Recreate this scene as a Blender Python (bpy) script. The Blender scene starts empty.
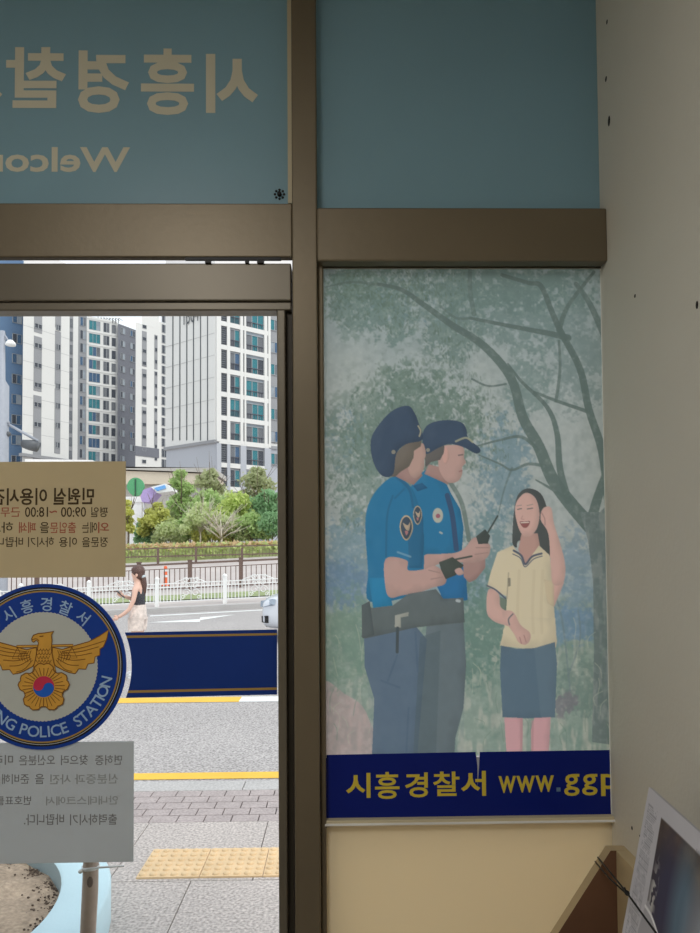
import bpy, bmesh, math, random
import numpy as np
from mathutils import Vector, Matrix, Euler, noise
from mathutils.geometry import tessellate_polygon
random.seed(7)
rng = np.random.default_rng(7)
SC = bpy.context.scene
COL = SC.collection
PI = math.pi

# ------------------------------------------------------------------ camera
F = 700.0
PITCH, YAW, ROLL = math.radians(2.0), math.radians(1.0), math.radians(-0.42)
CAMZ = 1.53
SHIFT = 68.0
R = Matrix.Rotation(-YAW, 3, 'Z') @ Matrix.Rotation(PI / 2 + PITCH, 3, 'X') @ Matrix.Rotation(ROLL, 3, 'Z')
CAM = Vector((0, 0, CAMZ))
cd = bpy.data.cameras.new('camera')
cd.sensor_fit = 'HORIZONTAL'
cd.sensor_width = 36.0
cd.lens = 36.0 * F / 700.0
cd.shift_y = SHIFT / 700.0
cd.clip_start = 0.02
cd.clip_end = 1000
cam = bpy.data.objects.new('camera', cd)
COL.objects.link(cam)
cam.matrix_world = Matrix.Translation(CAM) @ R.to_4x4()
SC.camera = cam


def ray(px, py):
    return R @ Vector(((px - 350.0) / F, (466.5 + SHIFT - py) / F, -1.0))


def P(px, py, Y):                      # point of a pixel on the plane y = Y
    d = ray(px, py)
    return CAM + d * (Y / d.y)


def G(px, py, z):                      # point of a pixel on the level plane z
    d = ray(px, py)
    return CAM + d * ((z - CAMZ) / d.z)


def proj(x, y, z):                     # pixel of world points (arrays)
    q = np.stack([np.broadcast_to(np.asarray(v, float), np.shape(x)) for v in (x, y, z)], -1) - np.array(CAM)
    c = q @ np.array(R)
    return 350.0 + F * c[..., 0] / -c[..., 2], 466.5 + SHIFT - F * c[..., 1] / -c[..., 2]


def rect(x0, y0, x1, y1, Y):           # upright rectangle that fits a pixel box
    a, b = P(x0, (y0 + y1) / 2, Y), P(x1, (y0 + y1) / 2, Y)
    c, d = P((x0 + x1) / 2, y0, Y), P((x0 + x1) / 2, y1, Y)
    return a.x, b.x, d.z, c.z


# ------------------------------------------------------------------ materials
def lin(c):
    c = c / 255.0
    return c / 12.92 if c <= 0.04045 else ((c + 0.055) / 1.055) ** 2.4


def L(r, g, b, k=1.0):
    return tuple(min(0.97, lin(v) / k) for v in (r, g, b))


def newmat(name):
    m = bpy.data.materials.new(name)
    m.use_nodes = True
    nt = m.node_tree
    nt.nodes.clear()
    out = nt.nodes.new('ShaderNodeOutputMaterial')
    return m, nt, out


def mat(name, col, rough=0.6, metal=0.0, var=0.10, scale=8.0, bump=0.0, bscale=60.0, spec=0.4, emit=0.0):
    m, nt, out = newmat(name)
    b = nt.nodes.new('ShaderNodeBsdfPrincipled')
    b.inputs['Roughness'].default_value = rough
    b.inputs['Metallic'].default_value = metal
    b.inputs['Specular IOR Level'].default_value = spec
    tc = nt.nodes.new('ShaderNodeTexCoord')
    n = nt.nodes.new('ShaderNodeTexNoise')
    n.inputs['Scale'].default_value = scale
    n.inputs['Detail'].default_value = 5
    nt.links.new(tc.outputs['Object'], n.inputs['Vector'])
    r = nt.nodes.new('ShaderNodeValToRGB')
    r.color_ramp.elements[0].position = 0.3
    r.color_ramp.elements[1].position = 0.7
    r.color_ramp.elements[0].color = (*[c * (1 - var) for c in col], 1)
    r.color_ramp.elements[1].color = (*[min(1, c * (1 + var)) for c in col], 1)
    nt.links.new(n.outputs['Fac'], r.inputs['Fac'])
    nt.links.new(r.outputs['Color'], b.inputs['Base Color'])
    if bump:
        n2 = nt.nodes.new('ShaderNodeTexNoise')
        n2.inputs['Scale'].default_value = bscale
        n2.inputs['Detail'].default_value = 4
        nt.links.new(tc.outputs['Object'], n2.inputs['Vector'])
        bp = nt.nodes.new('ShaderNodeBump')
        bp.inputs['Strength'].default_value = bump
        bp.inputs['Distance'].default_value = 0.01
        nt.links.new(n2.outputs['Fac'], bp.inputs['Height'])
        nt.links.new(bp.outputs['Normal'], b.inputs['Normal'])
    nt.links.new(b.outputs['BSDF'], out.inputs['Surface'])
    return m


def sheet(name, col, trans=0.4, attr=None, var=0.04, scale=14.0, gloss=0.0, amp=1.0):
    """thin printed sheet: diffuse in front, some daylight through it"""
    m, nt, out = newmat(name)
    d = nt.nodes.new('ShaderNodeBsdfDiffuse')
    t = nt.nodes.new('ShaderNodeBsdfTranslucent')
    mx = nt.nodes.new('ShaderNodeMixShader')
    mx.inputs['Fac'].default_value = trans
    if attr:
        a = nt.nodes.new('ShaderNodeAttribute')
        a.attribute_name = attr
        src = a.outputs['Color']
    else:
        tc = nt.nodes.new('ShaderNodeTexCoord')
        n = nt.nodes.new('ShaderNodeTexNoise')
        n.inputs['Scale'].default_value = scale
        nt.links.new(tc.outputs['Object'], n.inputs['Vector'])
        r = nt.nodes.new('ShaderNodeValToRGB')
        r.color_ramp.elements[0].color = (*[c * (1 - var) for c in col], 1)
        r.color_ramp.elements[1].color = (*[min(1, c * (1 + var)) for c in col], 1)
        nt.links.new(n.outputs['Fac'], r.inputs['Fac'])
        src = r.outputs['Color']
    nt.links.new(src, d.inputs['Color'])
    nt.links.new(src, t.inputs['Color'])
    nt.links.new(d.outputs[0], mx.inputs[1])
    nt.links.new(t.outputs[0], mx.inputs[2])
    last = mx.outputs[0]
    if gloss:
        g = nt.nodes.new('ShaderNodeBsdfGlossy')
        g.inputs['Roughness'].default_value = 0.35
        m2 = nt.nodes.new('ShaderNodeMixShader')
        m2.inputs['Fac'].default_value = gloss
        nt.links.new(last, m2.inputs[1])
        nt.links.new(g.outputs[0], m2.inputs[2])
        last = m2.outputs[0]
    nt.links.new(last, out.inputs['Surface'])
    return m


def glassmat(name, tint=(0.97, 0.985, 0.98), refl=0.35):
    m, nt, out = newmat(name)
    t = nt.nodes.new('ShaderNodeBsdfTransparent')
    t.inputs['Color'].default_value = (*tint, 1)
    g = nt.nodes.new('ShaderNodeBsdfGlossy')
    g.inputs['Roughness'].default_value = 0.02
    fr = nt.nodes.new('ShaderNodeFresnel')
    fr.inputs['IOR'].default_value = 1.35
    mu = nt.nodes.new('ShaderNodeMath')
    mu.operation = 'MULTIPLY'
    mu.inputs[1].default_value = refl
    nt.links.new(fr.outputs[0], mu.inputs[0])
    mx = nt.nodes.new('ShaderNodeMixShader')
    nt.links.new(mu.outputs[0], mx.inputs['Fac'])
    nt.links.new(t.outputs[0], mx.inputs[1])
    nt.links.new(g.outputs[0], mx.inputs[2])
    nt.links.new(mx.outputs[0], out.inputs['Surface'])
    return m


# ------------------------------------------------------------------ mesh builder
class MB:
    def __init__(s):
        s.v, s.f, s.m, s.sm = [], [], [], []

    def add(s, vs, fs, mi=0, smooth=False):
        o = len(s.v)
        s.v += [tuple(v) for v in vs]
        for f in fs:
            s.f.append(tuple(i + o for i in f))
            s.m.append(mi)
            s.sm.append(smooth)

    def box(s, x0, x1, y0, y1, z0, z1, mi=0):
        s.add([(x0, y0, z0), (x1, y0, z0), (x1, y1, z0), (x0, y1, z0), (x0, y0, z1), (x1, y0, z1), (x1, y1, z1), (x0, y1, z1)],
              [(0, 3, 2, 1), (4, 5, 6, 7), (0, 1, 5, 4), (1, 2, 6, 5), (2, 3, 7, 6), (3, 0, 4, 7)], mi)

    def hexa(s, a, mi=0):              # 8 points, same order as box
        s.add(a, [(0, 3, 2, 1), (4, 5, 6, 7), (0, 1, 5, 4), (1, 2, 6, 5), (2, 3, 7, 6), (3, 0, 4, 7)], mi)

    def prism(s, pts, ext, mi=0):      # polygon in space, extruded by a vector
        pts = [Vector(p) for p in pts]
        n = len(pts)
        e = Vector(ext)
        tr = tessellate_polygon([pts])
        vs = pts + [p + e for p in pts]
        s.add(vs, [tuple(t) for t in tr] + [tuple(i + n for i in reversed(t)) for t in tr] +
              [(i, (i + 1) % n, (i + 1) % n + n, i + n) for i in range(n)], mi)

    def bar(s, a, b, w, h=None, mi=0, up=(0, 0, 1)):
        a, b = Vector(a), Vector(b)
        h = h or w
        d = (b - a).normalized()
        u = Vector(up)
        if abs(d.dot(u)) > 0.98:
            u = Vector((0, 1, 0))
        r = d.cross(u).normalized() * w / 2
        q = r.cross(d).normalized() * h / 2
        s.hexa([a - r - q, b - r - q, b + r - q, a + r - q, a - r + q, b - r + q, b + r + q, a + r + q], mi)

    def tube(s, pts, rad, n=10, mi=0, cap=True):
        pts = [Vector(p) for p in pts]
        rs = rad if isinstance(rad, (list, tuple)) else [rad] * len(pts)
        rings = []
        ref = Vector((0.123, 0.3, 0.93)).normalized()
        for i, p in enumerate(pts):
            d = (pts[min(i + 1, len(pts) - 1)] - pts[max(i - 1, 0)]).normalized()
            if abs(d.dot(ref)) > 0.95:
                ref = Vector((0.9, 0.3, 0.1)).normalized()
            u = d.cross(ref).normalized()
            w = d.cross(u)
            rings.append([p + (u * math.cos(2 * PI * k / n) + w * math.sin(2 * PI * k / n)) * rs[i] for k in range(n)])
        vs = [v for r in rings for v in r]
        fs = []
        for i in range(len(pts) - 1):
            for k in range(n):
                fs.append((i * n + k, i * n + (k + 1) % n, (i + 1) * n + (k + 1) % n, (i + 1) * n + k))
        if cap:
            fs.append(tuple(range(n - 1, -1, -1)))
            fs.append(tuple((len(pts) - 1) * n + k for k in range(n)))
        s.add(vs, fs, mi, True)

    def lathe(s, prof, c, n=32, mi=0, smooth=True, axis='Z'):
        c = Vector(c)
        vs, fs = [], []
        for (r, h) in prof:
            for k in range(n):
                a = 2 * PI * k / n
                if axis == 'Z':
                    vs.append(c + Vector((r * math.cos(a), r * math.sin(a), h)))
                elif axis == 'Y':
                    vs.append(c + Vector((r * math.cos(a), h, r * math.sin(a))))
                else:
                    vs.append(c + Vector((h, r * math.cos(a), r * math.sin(a))))
        for i in range(len(prof) - 1):
            for k in range(n):
                fs.append((i * n + k, i * n + (k + 1) % n, (i + 1) * n + (k + 1) % n, (i + 1) * n + k))
        s.add(vs, fs, mi, smooth)

    def ell(s, c, r, mi=0, nu=16, nv=10, rot=None):
        c = Vector(c)
        vs, fs = [], []
        for j in range(nv + 1):
            t = PI * j / nv
            for i in range(nu):
                a = 2 * PI * i / nu
                p = Vector((r[0] * math.sin(t) * math.cos(a), r[1] * math.sin(t) * math.sin(a), r[2] * math.cos(t)))
                if rot:
                    p = rot @ p
                vs.append(c + p)
        for j in range(nv):
            for i in range(nu):
                fs.append((j * nu + i, (j + 1) * nu + i, (j + 1) * nu + (i + 1) % nu, j * nu + (i + 1) % nu))
        s.add(vs, fs, mi, True)

    def build(s, name, mats, parent=None, loc=None, bevel=0.0, fix=True):
        me = bpy.data.meshes.new(name)
        off = Vector(loc) if loc is not None else Vector((0, 0, 0))
        me.from_pydata([tuple(Vector(v) - off) for v in s.v], [], s.f)
        if not isinstance(mats, (list, tuple)):
            mats = [mats]
        for m in mats:
            me.materials.append(m)
        me.polygons.foreach_set('material_index', s.m)
        me.polygons.foreach_set('use_smooth', s.sm)
        if fix:
            bm = bmesh.new()
            bm.from_mesh(me)
            bmesh.ops.remove_doubles(bm, verts=bm.verts, dist=1e-6)
            bmesh.ops.recalc_face_normals(bm, faces=bm.faces)
            bm.to_mesh(me)
            bm.free()
        me.update()
        o = bpy.data.objects.new(name, me)
        COL.objects.link(o)
        if parent:
            o.parent = parent
            o.location = off - wloc(parent)
        else:
            o.location = off
        if bevel:
            b = o.modifiers.new('bevel', 'BEVEL')
            b.width = bevel
            b.segments = 2
            b.limit_method = 'ANGLE'
        return o


def wloc(o):
    v = Vector((0, 0, 0))
    while o:
        v += o.location
        o = o.parent
    return v


def empty(name, loc, label=None, cat=None, group=None):
    o = bpy.data.objects.new(name, None)
    o.empty_display_size = 0.1
    COL.objects.link(o)
    o.location = loc
    return tag(o, label, cat, group) if label else o


def tag(o, label, cat, group=None, kind=None):
    o['label'] = label
    o['category'] = cat
    if group:
        o['group'] = group
    if kind:
        o['kind'] = kind
    return o


def struct(o):
    o['kind'] = 'structure'
    return o


# ------------------------------------------------------------------ text
def text_raw(s, bold=0.0, res=3):
    cu = bpy.data.curves.new('lettering', 'FONT')
    cu.body = s
    cu.size = 1.0
    cu.bevel_depth = bold
    cu.bevel_resolution = 1
    cu.resolution_u = res
    cu.fill_mode = 'BOTH'
    ob = bpy.data.objects.new('lettering', cu)
    COL.objects.link(ob)
    dg = bpy.context.evaluated_depsgraph_get()
    dg.update()
    me = bpy.data.meshes.new_from_object(ob.evaluated_get(dg))
    v = np.array([tuple(p.co) for p in me.vertices]).reshape(-1, 3)
    f = [tuple(p.vertices) for p in me.polygons]
    bpy.data.objects.remove(ob)
    bpy.data.curves.remove(cu)
    bpy.data.meshes.remove(me)
    return v, f


def text_fit(mb, s, x0, y0, x1, y1, Y, mirror=False, bold=0.0, mi=0):
    """write s so that its ink fills the pixel box (x0,y0)-(x1,y1) on plane Y"""
    v, f = text_raw(s, bold)
    lo, hi = v.min(0), v.max(0)
    u = (v[:, 0] - lo[0]) / max(1e-6, hi[0] - lo[0])
    w = (v[:, 1] - lo[1]) / max(1e-6, hi[1] - lo[1])
    if mirror:
        u = 1 - u
    X0, X1, Z0, Z1 = rect(x0, y0, x1, y1, Y)
    pts = [(X0 + a * (X1 - X0), Y - 0.005 * h, Z0 + b * (Z1 - Z0)) for a, b, h in zip(u, w, v[:, 2])]
    mb.add(pts, f, mi)


# ------------------------------------------------------------------ painter (for printed pictures)
class Paint:
    def __init__(s, x0, y0, x1, y1, res):
        s.x0, s.y0, s.res = x0, y0, res
        s.w, s.h = int((x1 - x0) * res) + 1, int((y1 - y0) * res) + 1
        s.xs = x0 + np.arange(s.w) / res
        s.ys = y0 + np.arange(s.h) / res
        s.X, s.Y = np.meshgrid(s.xs, s.ys)
        s.img = np.zeros((s.h, s.w, 3))

    def noise(s, scale, seed=0, octs=3, ay=1.0):
        r = np.random.default_rng(seed)
        out = np.zeros((s.h, s.w))
        amp, tot = 1.0, 0
        for o in range(octs):
            sc = scale / 2 ** o
            gx, gy = int((s.xs[-1] - s.x0) / sc) + 3, int((s.ys[-1] - s.y0) / (sc * ay)) + 3
            g = r.random((gy, gx))
            fx, fy = (s.X - s.x0) / sc, (s.Y - s.y0) / (sc * ay)
            ix, iy = np.clip(fx.astype(int), 0, gx - 2), np.clip(fy.astype(int), 0, gy - 2)
            tx, ty = fx - ix, fy - iy
            tx, ty = tx * tx * (3 - 2 * tx), ty * ty * (3 - 2 * ty)
            out += amp * ((g[iy, ix] * (1 - tx) + g[iy, ix + 1] * tx) * (1 - ty) + (g[iy + 1, ix] * (1 - tx) + g[iy + 1, ix + 1] * tx) * ty)
            tot += amp
            amp *= 0.6
        return out / tot

    def blend(s, a, col):
        a = np.clip(a, 0, 1)[..., None]
        c = np.asarray(col, float)
        s.img = s.img * (1 - a) + c * a

    def inside(s, pts, X, Y):
        r = np.zeros(X.shape, bool)
        n = len(pts)
        for i in range(n):
            xa, ya = pts[i]
            xb, yb = pts[(i + 1) % n]
            if ya == yb:
                continue
            c = ((ya > Y) != (yb > Y)) & (X < (xb - xa) * (Y - ya) / (yb - ya) + xa)
            r ^= c
        return r

    def mask(s, pts, smooth=True):
        if smooth:
            pts = spline(pts)
        a = np.zeros((s.h, s.w))
        d = 0.25 / s.res
        for ox in (-d, d):
            for oy in (-d, d):
                a += s.inside(pts, s.X + ox, s.Y + oy)
        return a / 4

    def blur(s, a, r):
        k = max(1, int(r * s.res))
        for ax in (0, 1):
            for _ in range(2):
                p = np.pad(a, [(k, k) if i == ax else (0, 0) for i in (0, 1)], mode='edge')
                c = np.cumsum(p, axis=ax)
                c = np.insert(c, 0, 0, axis=ax)
                n = 2 * k + 1
                a = (np.take(c, range(n, c.shape[ax]), axis=ax) - np.take(c, range(0, c.shape[ax] - n), axis=ax)) / n
        return a

    def poly(s, pts, col, alpha=1.0, smooth=True):
        m = s.mask(pts, smooth)
        s.blend(m * alpha, col)
        if getattr(s, 'fig', 0) and max(p[0] for p in pts) - min(p[0] for p in pts) > 5:
            r = min(7, 0.22 * min(max(p[0] for p in pts) - min(p[0] for p in pts), max(p[1] for p in pts) - min(p[1] for p in pts)))
            bl = s.blur(m, r)
            gx = np.gradient(bl, axis=1) * r
            gy = np.gradient(bl, axis=0) * r
            dk = np.clip((0.8 - bl) * 0.9 - (gx * .7 + gy * .5) * 1.2 + (s.noise(9, 61, 2, 1.6) - .5) * .6, 0, 1)
            lt = np.clip((gx * .7 + gy * .5) * 1.4 + (s.noise(9, 62, 2, 1.6) - .55) * .7, 0, 1)
            c = np.array(col, float)
            s.blend(m * alpha * dk * s.fig, c * .62 + 4)
            s.blend(m * alpha * lt * s.fig * .6, c * .8 + 46)

    def stroke(s, pts, w, col, alpha=1.0, w2=None):
        pts = spline(pts, closed=False)
        d = np.full((s.h, s.w), -9.0)
        n = len(pts) - 1
        for i in range(n):
            (xa, ya), (xb, yb) = pts[i], pts[i + 1]
            ww = w if w2 is None else w + (w2 - w) * i / n
            dx, dy = xb - xa, yb - ya
            l2 = dx * dx + dy * dy + 1e-9
            t = np.clip(((s.X - xa) * dx + (s.Y - ya) * dy) / l2, 0, 1)
            d = np.maximum(d, ww / 2 - np.hypot(s.X - xa - t * dx, s.Y - ya - t * dy))
        s.blend(np.clip(d * s.res + 0.5, 0, 1) * alpha, col)

    def soft(s, cx, cy, rx, ry):
        return np.clip(1.4 - 1.2 * np.hypot((s.X - cx) / rx, (s.Y - cy) / ry), 0, 1)

    def sheetmesh(s, name, mapf, mats, k, parent=None, loc=None):
        """one vertex per sample, colour attribute 'print', linear colours"""
        im = np.clip(s.img / 255.0, 0, 1)
        lc = np.where(im <= 0.04045, im / 12.92, ((im + 0.055) / 1.055) ** 2.4) / k
        lc = np.clip(lc, 0, 0.95)
        V = mapf(s.X, s.Y).reshape(-1, 3)
        off = np.array(loc if loc is not None else (0, 0, 0), float)
        V = V - off
        idx = np.arange(s.w * s.h).reshape(s.h, s.w)
        q = np.stack([idx[:-1, :-1], idx[1:, :-1], idx[1:, 1:], idx[:-1, 1:]], -1).reshape(-1, 4)
        me = bpy.data.meshes.new(name)
        me.vertices.add(len(V))
        me.vertices.foreach_set('co', V.ravel().astype(np.float32))
        me.loops.add(q.size)
        me.loops.foreach_set('vertex_index', q.ravel().astype(np.int32))
        me.polygons.add(len(q))
        me.polygons.foreach_set('loop_start', (np.arange(len(q)) * 4).astype(np.int32))
        me.update(calc_edges=True)
        at = me.color_attributes.new('print', 'FLOAT_COLOR', 'POINT')
        c4 = np.concatenate([lc.reshape(-1, 3), np.ones((len(V), 1))], 1)
        at.data.foreach_set('color', c4.ravel().astype(np.float32))
        me.materials.append(mats)
        o = bpy.data.objects.new(name, me)
        COL.objects.link(o)
        if parent:
            o.parent = parent
            o.location = Vector(off) - wloc(parent)
        else:
            o.location = off
        return o


def spline(pts, closed=True, n=5):
    out = []
    N = len(pts)
    if N < 3:
        return [tuple(p) for p in pts]
    rngi = range(N) if closed else range(N - 1)
    for i in rngi:
        if closed:
            p0, p1, p2, p3 = pts[(i - 1) % N], pts[i], pts[(i + 1) % N], pts[(i + 2) % N]
        else:
            p0, p1, p2, p3 = pts[max(i - 1, 0)], pts[i], pts[i + 1], pts[min(i + 2, N - 1)]
        for k in range(n):
            t = k / n
            o = []
            for a, b, c, d in zip(p0, p1, p2, p3):
                o.append(0.5 * (2 * b + (c - a) * t + (2 * a - 5 * b + 4 * c - d) * t * t + (3 * b - a - 3 * c + d) * t ** 3))
            out.append(tuple(o))
    if not closed:
        out.append(tuple(pts[-1]))
    return out


# ================================================================== THE ROOM
KI = 0.20                              # how bright a white sheet on the front wall comes out
D = 1.64                               # the glass line of the front wall
m_wall = mat('painted_wall', L(216, 211, 198), 0.75, var=0.03, scale=2.5, bump=0.08, bscale=90)
m_ceil = mat('ceiling_paint', L(200, 198, 190), 0.8, var=0.02)
m_floor = mat('floor_stone', L(150, 142, 130), 0.35, var=0.12, scale=5)
m_steel = mat('brown_steel', L(118, 107, 88), 0.42, metal=0.4, var=0.08, scale=3, bump=0.03)
m_steel_dark = mat('door_steel', L(112, 105, 92), 0.4, metal=0.4, var=0.08, scale=3)
m_recess = mat('stile_recess', L(60, 54, 45), 0.5, metal=0.3)
m_gasket = mat('black_gasket', L(45, 40, 34), 0.6)
m_cream = sheet('cream_panel', L(247, 235, 207), 0.46, var=0.02, scale=3)
m_creamtrim = mat('cream_trim', L(205, 192, 160), 0.5, var=0.03)
m_glass = glassmat('clear_glass')
m_film = sheet('blue_film', L(142, 176, 188), 0.24, var=0.05, scale=4, gloss=0.03)
m_filmlet = sheet('film_lettering', L(224, 219, 198), 0.16, var=0.03)
m_black = mat('black_plastic', L(28, 27, 27), 0.5)
m_mark = mat('wall_mark', L(40, 36, 32), 0.8)

fx0 = P(0, 540, D).x
XW = P(606.5, 540, D).x                # face of the right-hand wall
XL, YB, ZC = -2.15, -2.6, 3.05

b = MB(); b.box(XL - 0.15, XW + 0.2, YB - 0.15, D + 0.06, -0.1, 0.0)
struct(b.build('floor', m_floor))
b = MB(); b.box(XL - 0.15, XW + 0.2, YB - 0.15, D + 0.1, ZC, ZC + 0.12)
struct(b.build('ceiling', m_ceil))
b = MB(); b.box(XL - 0.15, XL, YB, D + 0.08, 0, ZC)
struct(b.build('wall_left', m_wall))
b = MB(); b.box(XL - 0.15, XW + 0.2, YB - 0.15, YB, 0, ZC)
struct(b.build('wall_back', m_wall))
b = MB(); b.box(XW, XW + 0.2, YB, D + 0.1, 0, ZC)
for (px, py, r) in [(607, 22, 1.5), (606, 79, 2.0), (609, 121, 2.6), (635, 296, 1.5), (697, 305, 2.2), (632, 828, 1.2), (640, 836, 1.0)]:
    d = ray(px, py); c = CAM + d * (XW / d.x)
    s = c.y / F * r
    b.ell((XW, c.y, c.z), (0.0012, s * 1.2, s * random.uniform(1.2, 2.6)), 1, 8, 6)
struct(b.build('wall_right', [m_wall, m_mark]))

# frame members (trim), all of brown steel
def bar_px(name, x0, y0, x1, y1, Yf, Yb, m, bev=0.003, X0=None, X1=None, Z0=None, Z1=None):
    a = rect(x0, y0, x1, y1, Yf)
    b = MB()
    b.box(a[0] if X0 is None else X0, a[1] if X1 is None else X1, Yf, Yb, a[2] if Z0 is None else Z0, a[3] if Z1 is None else Z1)
    return struct(b.build(name, m, bevel=bev))

POSTL, POSTR = P(293.2, 500, 1.60).x, P(318.5, 500, 1.60).x
b = MB(); b.box(POSTL, POSTR, 1.600, 1.70, 0, ZC)
b.box(POSTR, POSTR + 0.013, 1.622, 1.69, 0, P(322, 262, 1.62).z)
struct(b.build('trim_1', m_steel, bevel=0.003))
a = rect(0, 203, 293, 257, 1.60)
b = MB(); b.box(XL, POSTL, 1.600, 1.622, a[2], a[3])
struct(b.build('trim_2', m_steel, bevel=0.003))
TRZ0 = a[2]
a = rect(320, 207.5, 608, 261, 1.598)
b = MB(); b.box(POSTR, XW, 1.598, 1.632, a[2], a[3])
struct(b.build('trim_3', m_steel, bevel=0.004))
b = MB(); b.box(POSTR, XW, 1.640, 1.70, rect(320, 262, 608, 268.0, 1.640)[2], a[3])
struct(b.build('trim_4', m_steel_dark))
# thin bright beads
UPZ0 = rect(0, 203, 290, 203.01, D).__getitem__(2)
b = MB(); b.box(P(287.5, 100, 1.632).x, POSTL, 1.632, 1.65, P(288, 203, 1.632).z, ZC)
struct(b.build('trim_5', m_creamtrim))

# upper blue panels
def panel(name, X0, X1, Z0, Z1):
    w = empty(name, ((X0 + X1) / 2, D, Z0)); w['kind'] = 'structure'
    b = MB(); b.box(X0, X1, D, D + 0.006, Z0, Z1)
    b.build('film_panel', m_film, w, loc=((X0 + X1) / 2, D, Z0))
    return w

w1 = panel('window_1', XL, POSTL, P(150, 204, D).z - 0.02, ZC)
w2 = panel('window_2', POSTR, XW, P(450, 207, D).z - 0.02, ZC)
sg = empty('sign_lettering', P(130, 150, D - 0.001), 'large pale mirrored sign lettering with Welcome below, on the blue panel over the door', 'lettering')
for ch, x0, y0, x1, y1, bd in [('시', 206, 54, 258, 113, .032), ('흥', 141, 48.5, 194, 115, .026), ('경', 78, 50.5, 129, 113, .03), ('찰', 6, 47, 66, 108, .026), ('서', -50, 53, 2.5, 112, .032)]:
    b = MB(); text_fit(b, ch, x0, y0, x1, y1, D - 0.0006, True, bd)
    b.build('letter', m_filmlet, sg)
b = MB(); text_fit(b, 'Welcome', -52, 147, 130, 172, D - 0.0006, True, .022)
b.build('welcome_line', m_filmlet, sg)
# small round fixing in the corner of the panel
b = MB()
c = P(279.5, 194.5, D)
s = 1.64 / F
b.lathe([(0.0, -.006), (2.2 * s, -.006), (2.4 * s, 0)], c, 16, 0, axis='Y')
for k in range(8):
    aa = 2 * PI * k / 8
    b.ell(c + Vector((4.6 * s * math.cos(aa), -0.001, 4.6 * s * math.sin(aa))), (1.3 * s, .0015, 1.3 * s), 0, 8, 6)
tag(b.build('sticker', m_black), 'small round black dotted sticker in the lower corner of the blue panel', 'sticker')

# window behind the poster + sill + panel below it
Zp_top, Zp_bot = P(465, 269, 1.64).z, P(465, 818, 1.64).z
w3 = empty('window_3', ((POSTR + XW) / 2, D + 0.02, Zp_bot)); w3['kind'] = 'structure'
b = MB(); b.box(POSTR, XW, D + 0.0055, D + 0.0115, Zp_bot - 0.005, Zp_top + 0.02)
b.build('window_pane', m_glass, w3, loc=w3.location)
a = rect(325, 819, 612, 824.5, 1.625)
b = MB(); b.box(POSTR + 0.01, XW, 1.625, 1.70, a[2], a[3])
struct(b.build('trim_6', m_creamtrim, bevel=0.002))
b = MB(); b.box(POSTR + 0.01, XW, 1.642, 1.662, 0, a[2])
struct(b.build('wall_front', m_cream))
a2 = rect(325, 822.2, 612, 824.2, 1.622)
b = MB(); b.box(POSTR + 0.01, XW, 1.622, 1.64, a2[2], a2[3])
struct(b.build('light_leak_strip', mat('light_leak_white', (.93, .92, .88), .3)))  # white strip standing in for the line of light leaking under the sill

# ---------------- doors
def door(name, X0, X1, hinge_right=True):
    zt = P(150, 263.0, 1.61).z
    zi = P(150, 316, 1.655).z
    d = empty(name, ((X0 + X1) / 2, 1.63, 0)); d['kind'] = 'structure'
    sw = P(292.4, 560, 1.61).x - P(277.6, 560, 1.61).x
    b = MB()
    b.box(X0, X1, 1.610, 1.668, zi + 0.02, zt)
    b.box(X0, X1, 1.617, 1.66, zi, zi + 0.02)
    b.box(X0 + sw * .42, X0 + sw, 1.612, 1.668, 0.012, zi)
    b.box(X1 - sw, X1 - sw * .42, 1.612, 1.668, 0.012, zi)
    b.box(X0, X1, 1.610, 1.668, 0.012, 0.11)
    b.build('door_frame', m_steel_dark, d, bevel=0.003)
    b = MB()
    b.box(X0, X0 + sw * .42, 1.632, 1.668, 0.11, zi)
    b.box(X1 - sw * .42, X1, 1.632, 1.668, 0.11, zi)
    b.build('stile_recess', m_recess, d)
    b = MB()
    b.box(X0 + sw * .9, X0 + sw * 1.02, 1.622, 1.66, .11, zi)
    b.box(X1 - sw * 1.02, X1 - sw * .9, 1.622, 1.66, .11, zi)
    b.build('gasket', m_gasket, d)
    b = MB(); b.box(X0 + sw, X1 - sw, D, D + 0.006, 0.11, zi)
    b.build('door_glass', m_glass, d)
    return d, zt

DX1 = P(292.4, 560, 1.61).x
d1, DZT = door('door_1', DX1 - 1.0, DX1)
d2, _ = door('door_2', DX1 - 2.005, DX1 - 1.005)
b = MB(); b.box(XL, DX1 - 2.01, 1.60, 1.70, 0, TRZ0)
struct(b.build('trim_7', m_steel))
# pivot of the door leaf above its rail
pv = d1
b = MB(); a = rect(185, 258.0, 281, 259.8, 1.602); b.box(a[0], a[1], 1.6015, 1.609, a[2], TRZ0); b.build('pivot_plate', m_black, pv)
for x0, x1 in ((205, 211), (245, 249), (257, 264)):
    a = rect(x0, 258.5, x1, 262.8, 1.604)
    b = MB(); b.box(a[0], a[1], 1.603, 1.6095, a[2], a[3]); b.build('pivot_lug', m_black, pv)
# added ceiling lamp, unseen behind the viewer, to brighten the room
lp = empty('added_fill_lamp', (-0.7, -0.35, ZC), 'added square fill lamp on the ceiling behind the viewer, unseen', 'lamp')
b = MB(); b.box(-1.02, -0.38, -0.67, -0.03, ZC - 0.05, ZC)
b.build('fill_lamp_housing', mat('fill_lamp_white', (0.8, 0.8, 0.78), 0.5), lp)
ld = bpy.data.lights.new('fill_light', 'AREA'); ld.shape = 'SQUARE'; ld.size = 0.58
ld.energy = 27.0; ld.color = (1.0, 0.98, 0.96)
lo = bpy.data.objects.new('fill_light', ld); COL.objects.link(lo); lo.parent = lp; lo.location = (0, 0, -0.06)

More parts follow.
